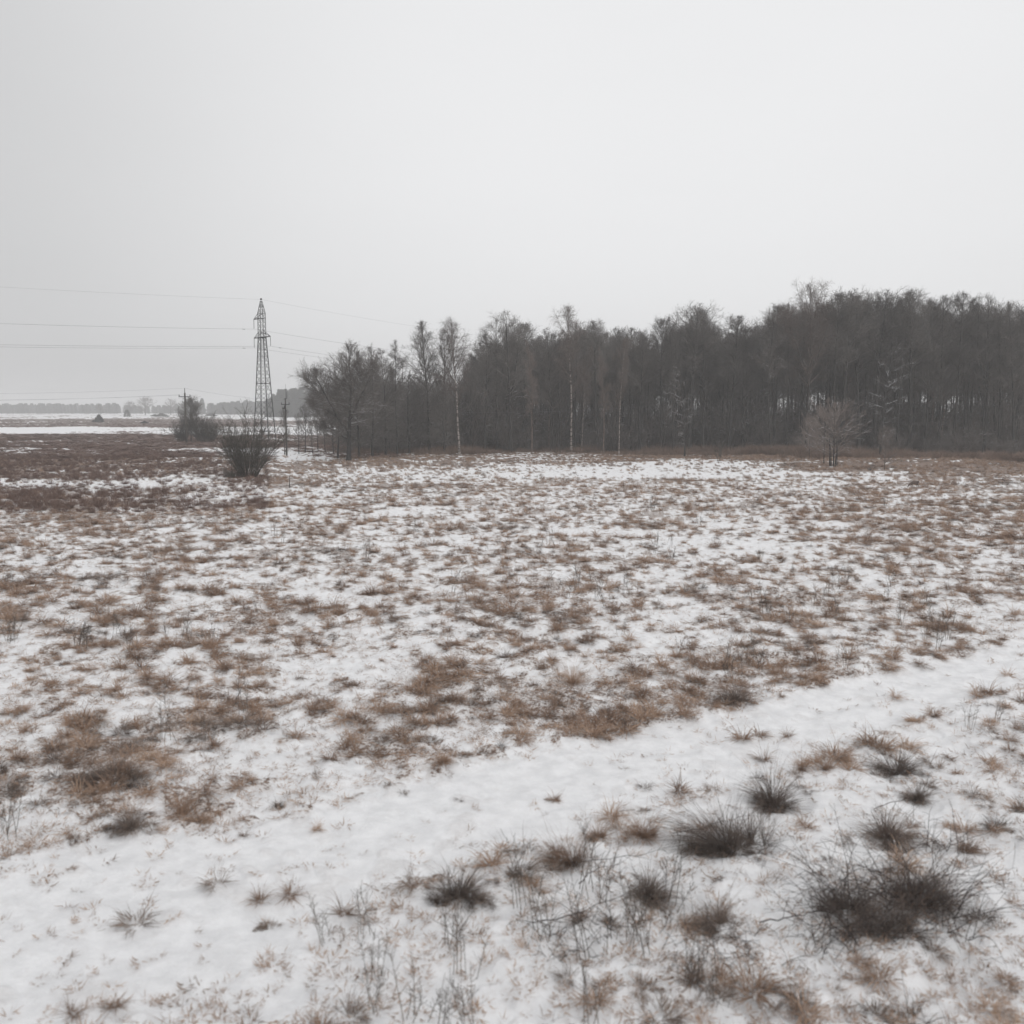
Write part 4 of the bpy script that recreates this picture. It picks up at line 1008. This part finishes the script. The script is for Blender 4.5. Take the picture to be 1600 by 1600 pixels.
def low_wire(p, q, sag, label, rad=.012):
    p = np.array(p, float); q = np.array(q, float); mb = MB(); t = np.linspace(0, 1, 40)[:, None]
    pts = p * (1 - t) + q * t; pts[:, 2] -= sag * 4 * (t[:, 0] * (1 - t[:, 0])); mb.tube(pts, rad, 4, cap=False)
    o = mb.build('overhead_wire', M_WIRE); tag(o, label, 'wire'); return o
far_l = np.array([-95., -22., 0]); far_r = np.array([40., 46., 0])
low_wire(tips[0], tips[0] + far_l, 1.4, 'thin overhead wire leaving the left insulator of the plain utility pole')
low_wire(tips[1], tips[1] + far_l, 1.3, 'thin overhead wire leaving the right insulator of the plain utility pole towards the left')
low_wire(tips[2], tips[2] + far_l, 1.4, 'thin overhead wire leaving the top of the plain utility pole towards the left')
low_wire(tips[2], tips[2] + far_r - [0, 0, 1], 2.2, 'thin overhead wire leaving the top of the plain utility pole towards the right')

def rod_pole():
    ub, vb = 448., 711.; x0, y0 = g(ub, vb); mp = mpp_at(vb); z0 = gz(x0, y0); zr = lambda v: (vb - v) * mp
    r = empty('utility_pole', (x0, y0, z0)); tag(r, 'utility pole with thin rods on top and switch gear, right of the pylon', 'utility pole')
    mb = MB(); mb.tube([(0, 0, -.3), (0, 0, zr(665)), (0, 0, zr(622))], [.15, .13, .09], 10); mb.build('pole', M_WOODPOLE, r, smooth=True)
    mb = MB(); mb.bar((-6.3 * mp, -.13, zr(631.4)), (6.5 * mp, -.13, zr(631.4)), .11); mb.build('crossarm', M_DARKSTEEL, r)
    mb = MB(); mb.bar((-2.2 * mp, -.05, zr(623)), (2.6 * mp, -.05, zr(622.2)), .08); mb.build('top_bracket', M_DARKSTEEL, r)
    for s in (-5.8, 6):
        mb = MB(); p = np.array([s * mp, -.13, zr(631.4)]); mb.tube([p + [0, 0, .05], p + [0, 0, .12], p + [0, 0, .28], p + [0, 0, .34]], [.03, .07, .08, .03], 8); mb.build('insulator', M_GLASSINS, r)
    mb = MB(); mb.tube([(.9 * mp, 0, zr(622)), (.9 * mp, 0, zr(600))], [.03, .012], 6); mb.build('lightning_rod', M_DARKSTEEL, r)
    mb = MB(); mb.tube([(2.5 * mp, 0, zr(622)), (2.5 * mp, 0, zr(612))], [.045, .03], 6); mb.build('lightning_rod', M_DARKSTEEL, r)
    mb = MB(); mb.bar((-4.4 * mp, -.1, zr(638.2)), (0, -.1, zr(635.5)), .12); mb.bar((-1.6 * mp, -.1, zr(638)), (-1.0 * mp, -.1, zr(633)), .16); mb.bar((0, -.18, zr(641.5)), (1.8 * mp, -.18, zr(640)), .2); mb.build('switch_gear', M_DARKSTEEL, r)
    return np.array([x0, y0, z0]), mp, zr
pr0, prm, pzr = rod_pole()
low_wire(pr0 + [6 * prm, 0, pzr(630)], pr0 + [60., 12., 8.0], 1.2, 'faint thin wire from the pole with rods running right into the forest corner', .010)

# stake in the snow
x, y = g(452.6, 763); mp = mpp_at(763); mb = MB()
mb.tube([(0, 0, -.1), (.01, 0, .5), (.03, 0, .95), (.03, 0, 20 * mp)], [.045, .04, .03, .012], 6); o = mb.build('marker_stake', M_WOODPOLE, loc=(x, y, gz(x, y)))
tag(o, 'thin dark wooden stake standing alone in the snow right of the large bare bush', 'stake')

# ------------------------------------------------------------------ grazing deer
def deer():
    x0, y0 = g(1428, 762.5); z0 = gz(x0, y0) - .02
    me = bpy.data.meshes.new('roe_deer')
    # facing -X, local metres
    V = [(.34, 0, .66), (.20, 0, .70), (.0, 0, .68), (-.20, 0, .64), (-.36, 0, .56), (-.50, 0, .42), (-.60, 0, .30), (-.67, 0, .20), (-.71, 0, .08),
         (.33, .10, .56), (.40, .11, .40), (.46, .11, .30), (.43, .11, .03), (.33, -.10, .56), (.30, -.11, .40), (.36, -.11, .30), (.32, -.11, .03),
         (-.24, .09, .50), (-.25, .09, .30), (-.25, .09, .03), (-.24, -.09, .50), (-.32, -.09, .31), (-.30, -.09, .03),
         (-.60, .07, .34), (-.63, .11, .40), (-.60, -.07, .34), (-.63, -.11, .40), (.43, 0, .66)]
    E = [(0, 1), (1, 2), (2, 3), (3, 4), (4, 5), (5, 6), (6, 7), (7, 8), (0, 9), (9, 10), (10, 11), (11, 12), (0, 13), (13, 14), (14, 15), (15, 16),
         (3, 17), (17, 18), (18, 19), (3, 20), (20, 21), (21, 22), (6, 23), (23, 24), (6, 25), (25, 26), (0, 27)]
    R = [.20, .22, .215, .20, .14, .075, .065, .05, .03, .10, .05, .028, .02, .10, .05, .028, .02, .07, .032, .02, .07, .032, .02, .028, .016, .028, .016, .04]
    me.from_pydata([Vector(p) for p in V], E, [])
    o = bpy.data.objects.new('roe_deer', me); COL.objects.link(o)
    sk = o.modifiers.new('skin', 'SKIN'); sd = me.skin_vertices[0].data
    for i, q in enumerate(R): sd[i].radius = (q, q)
    sd[1].use_root = True
    o.modifiers.new('sub', 'SUBSURF').levels = 2; o.modifiers['sub'].render_levels = 2
    dg = bpy.context.evaluated_depsgraph_get(); m2 = bpy.data.meshes.new_from_object(o.evaluated_get(dg)); o.modifiers.clear(); o.data = m2; m2.name = 'roe_deer'
    m2.materials.clear(); m2.materials.append(M_DEER)
    for p in m2.polygons: p.use_smooth = True
    o.location = (x0, y0, z0); o.rotation_euler = (0, 0, math.radians(-48)); o.scale = (.86,) * 3
    tag(o, 'brown deer grazing with its head down at the right edge of the snowy field', 'deer')
deer()

# ------------------------------------------------------------------ foreground tussocks, brambles, fallen sticks
def tussock(u, vb, wpx, hpx, dark, label, n=420, spiky=.5, seed=0, name='grass_tussock'):
    lean = {3: -.55, 4: -.12, 5: .12}.get(seed, [-.3, .05, -.18, .22][seed % 4])
    x, y = g(u, vb); mp = mpp_at(vb); W = wpx * mp / 2; H = hpx * mp
    L0 = max(H * 1.15, W * .9)
    r_ = np.random.RandomState(700 + seed); mb = MB(); mt_ = M_SEDGE if dark else M_GRASS
    parts = [(0, 0, 1.0, .55)] + [(r_.uniform(-.75, .75) * W, r_.uniform(-.35, .35) * W, r_.uniform(.35, .75), .45 / 3) for _ in range(4)]
    for q_, (ox, oy, f, share) in enumerate(parts):
        tuft(600 + seed * 9 + q_, max(30, int(n * 2.4 * share)), L0 * 1.1 * f, 0, 76 - 26 * spiky, .0075, mt_, base=W * .20 * (f + .3), droop=.85 - .45 * spiky, wind=(lean + r_.uniform(-.25, .25), r_.uniform(-.2, .2), 0), bundles=[9, 4, 3, 5, 4][q_], mb=mb, off=(ox, oy), k=5)
    # wisps standing above and fallen straws round the foot
    tuft(900 + seed, int(n * .07) + 4, L0 * 1.55, 0, 38, .006, M_WEED, base=W * .4, droop=.25, wind=(lean * .6, 0, 0), mb=mb)
    tuft(950 + seed, int(n * .25), L0 * .7, 55, 88, .007, mt_, base=W * .7, droop=.6, wind=(lean, 0, 0), mb=mb)
    me = mb.mesh(name, mt_)
    o = bpy.data.objects.new(name, me); COL.objects.link(o); o.location = (x, y, gz(x, y) - .02)
    tag(o, label, 'tussock'); return o
TS = [
 (1325, 1418, 120, 60, 1, 'broad dark sedge clump at the left foot of the corner bramble thicket', 330, .55),
 (1425, 1400, 100, 80, 1, 'tall dark sedge clump inside the corner bramble thicket', 380, .7),
 (1380, 1455, 130, 60, 1, 'dark matted sedge clump below the corner bramble thicket', 380, .4),
 (1132, 1318, 165, 100, 1, 'largest dark sedge tussock on the near verge, blades swept to the left', 700, .55),
 (1207, 1255, 62, 62, 1, 'upright dark tussock just behind and right of the largest one on the verge', 480, .75),
 (714, 1408, 80, 62, 1, 'dark conical tussock on the near snow at the bottom centre-left', 360, .85),
 (750, 1404, 50, 26, 1, 'small dark tussock at the right foot of the conical one', 180, .3),
 (811, 1368, 52, 46, 1, 'dark tussock second right of the conical one on the near verge', 260, .6),
 (893, 1345, 66, 62, 0, 'brownish tussock with tall dry stems in the middle of the verge', 300, .75),
 (934, 1306, 24, 46, 0, 'small brown tuft with thin stems at the edge of the snowy track, centre', 110, .9),
 (1002, 1305, 60, 42, 0, 'brown spiky tussock between the verge centre and the largest dark tussock', 260, .7),
 (1012, 1396, 66, 66, 1, 'tangled grey tussock below the brown spiky one near the bottom', 360, .5),
 (1118, 1440, 130, 44, 1, 'flat dark tussock at the bottom edge right of centre', 500, .1),
 (1385, 1312, 90, 56, 1, 'loose grey-brown tussock on the verge near the right edge', 380, .45),
 (1402, 1196, 90, 56, 1, 'ragged tussock beside the track near the right edge of the photo', 420, .5),
 (1310, 1186, 40, 34, 0, 'low brown tuft at the track edge left of the ragged tussock', 160, .6),
 (1292, 1203, 18, 50, 0, 'narrow upright brown tuft standing alone at the track edge', 70, .95),
 (1252, 1204, 16, 36, 0, 'tiny thin brown tuft at the track edge right of the upright dark tussock', 50, .95),
 (1434, 1236, 50, 34, 1, 'dark tussock at the right edge just below the ragged one', 260, .4),
 (892, 1068, 22, 52, 0, 'narrow upright brown grass clump in the field middle, darker than its surroundings', 160, .95),
 (693, 1206, 40, 24, 0, 'small round brown tuft alone at the far edge of the snowy track', 200, .3),
 (866, 1246, 26, 16, 0, 'tiny reddish tuft lying on the snowy track itself', 80, .2),
 (175, 1240, 90, 66, 1, 'dark tussock mass at the left edge of the photo', 700, .3),
 (290, 1280, 84, 46, 0, 'broad brown tussock near the left edge just above the track', 460, .15),
 (205, 1306, 90, 34, 1, 'dark low tussock nearest the track at the left edge', 380, .2),
 (432, 1262, 22, 20, 1, 'tiny dark tuft alone on bare snow, left part of the track edge', 90, .5),
 (1150, 1098, 60, 42, 1, 'dark grey tussock at the field edge above the track, right of centre', 340, .6),
 (420, 1444, 50, 18, 1, 'small dark tuft at the bottom edge, left part', 140, .3),
 (790, 1032, 20, 24, 1, 'little dark upright tuft left of the narrow brown clump in the field', 80, .8),
]
for i, (u, vb, w, h, dk, lab, n, spk) in enumerate(TS): tussock(u, vb, w, h, dk, lab, n, spk, i)

def bramble(u, vb, wpx, hpx, label, n, seed):
    rs = np.random.RandomState(seed); x, y = g(u, vb); mp = mpp_at(vb); W = wpx * mp / 2; H = hpx * mp
    S = np.stack([rs.uniform(-W, W, n), rs.uniform(-W, W, n) * .8, np.full(n, -.04)], -1); az = rs.uniform(0, 6.28, n)
    D = np.stack([np.cos(az) * .7, np.sin(az) * .7, rs.uniform(.5, 1.4, n)], -1); Ln = H * rs.uniform(.8, 2.0, n)
    P = curves(rs, S, D, Ln, 9, np.array([0, 0, -.11]), .07); P[:, :, 2] = np.maximum(P[:, :, 2], .01); R = taper(n, 9, rs.uniform(.0035, .008, n), .002)
    c = MB(); c.tubes(P, R, 4)
    S2, D2, t, pi, pr = kids(rs, P, R, 3, .2, .98, 30, 70)
    P2 = curves(rs, S2, D2, rs.uniform(.1, .4, len(t)), 4, np.array([0, 0, -.03]), .15); t_ = MB(); t_.tubes(P2, np.full(P2.shape[:2], .0032), 3)
    r = empty('bramble_thicket', (x, y, gz(x, y))); c.build('canes', M_CANE, r); t_.build('twigs', M_CANE, r); tag(r, label, 'bramble')
bramble(1400, 1430, 190, 90, 'dark reddish-brown bramble thicket filling the bottom right bottom right corner', 170, 1)
bramble(1330, 1470, 150, 60, 'tangle of dead canes along the bottom edge left of the corner thicket', 60, 2)
bramble(1120, 1480, 200, 40, 'flattened dead canes along the bottom edge below the flat dark tussock', 45, 3)
bramble(1440, 1330, 90, 70, 'thin upright bramble at the right edge above the corner thicket', 20, 4)
bramble(900, 1470, 150, 36, 'low tangle of thin canes on the bottom edge right of centre-left', 36, 5)

def stick(pts, label, r0=.011, seed=0):
    rs = np.random.RandomState(seed + 900); W = []
    for (u, v, z) in pts:
        x, y = ray_ground(u, v, z); W.append((float(x), float(y), z + gz(float(x), float(y)) * .8))
    W = np.array(W); t = np.linspace(0, 1, 12); tt = np.linspace(0, 1, len(W))
    P = np.stack([np.interp(t, tt, W[:, j]) for j in range(3)], -1) + rs.normal(0, .012, (12, 3))
    m = MB(); m.tubes(P[None], taper(1, 12, np.array([r0]), r0 * .3), 5)
    m2 = MB(); S2, D2, t2, pi, pr = kids(rs, P[None], np.full((1, 12), r0), 6, .3, .95, 25, 50)
    P2 = curves(rs, S2, D2, rs.uniform(.15, .5, len(t2)), 4, np.array([0, 0, 0.]), .12); P2[:, :, 2] = np.maximum(P2[:, :, 2], .01)
    m2.tubes(P2, taper(len(S2), 4, np.full(len(S2), r0 * .45), r0 * .2), 4)
    r = m.build('fallen_branch', M_CANE, smooth=True); m2.build('side_twig', M_CANE, r); tag(r, label, 'branch')
stick([(905, 1378, .08), (930, 1364, .2), (968, 1354, .34)], 'short dark stick rising out of the snow left of the tangled grey tussock', .010, 1)
stick([(838, 1437, .05), (890, 1430, .1), (960, 1402, .2), (1010, 1380, .3)], 'long thin fallen branch on the snow below the tangled grey tussock', .010, 2)
stick([(1185, 1442, .05), (1240, 1430, .12), (1292, 1422, .2)], 'dark curved branch lying on the snow at the bottom edge right of centre', .011, 3)
stick([(850, 1352, .05), (900, 1342, .08), (985, 1335, .2), (1050, 1322, .15)], 'thin branch lying across the snow between the brownish and the grey tussock', .008, 4)
stick([(1365, 1262, .1), (1410, 1242, .25), (1446, 1222, .35)], 'thin branch leaning up right at the right edge below the ragged tussock', .008, 5)
stick([(1050, 1300, .1), (1110, 1282, .3), (1180, 1262, .3)], 'thin branch resting across the top of the largest dark tussock', .008, 6)

# ------------------------------------------------------------------ haze
HAZE = 0.0006
mb = MB(); a_ = 3650.
vs = [(x_ * a_, y_ * a_, z_) for z_ in (-1.6, 48.) for (x_, y_) in ((-1, -1), (1, -1), (1, 1), (-1, 1))]
mb.add(vs, [(0, 3, 2, 1), (4, 5, 6, 7), (0, 1, 5, 4), (1, 2, 6, 5), (2, 3, 7, 6), (3, 0, 4, 7)])
mh = bpy.data.materials.new('winter_haze'); mh.use_nodes = True; t = mh.node_tree; t.nodes.clear()
pv = t.nodes.new('ShaderNodeVolumePrincipled'); pv.inputs['Density'].default_value = HAZE; pv.inputs['Color'].default_value = (.97, .975, .98, 1); pv.inputs['Anisotropy'].default_value = 0.0
ou = t.nodes.new('ShaderNodeOutputMaterial'); t.links.new(pv.outputs[0], ou.inputs['Volume'])
hz = mb.build('haze', mh); tag(hz, 'thin pale winter haze over the whole field', 'haze', kind='stuff')
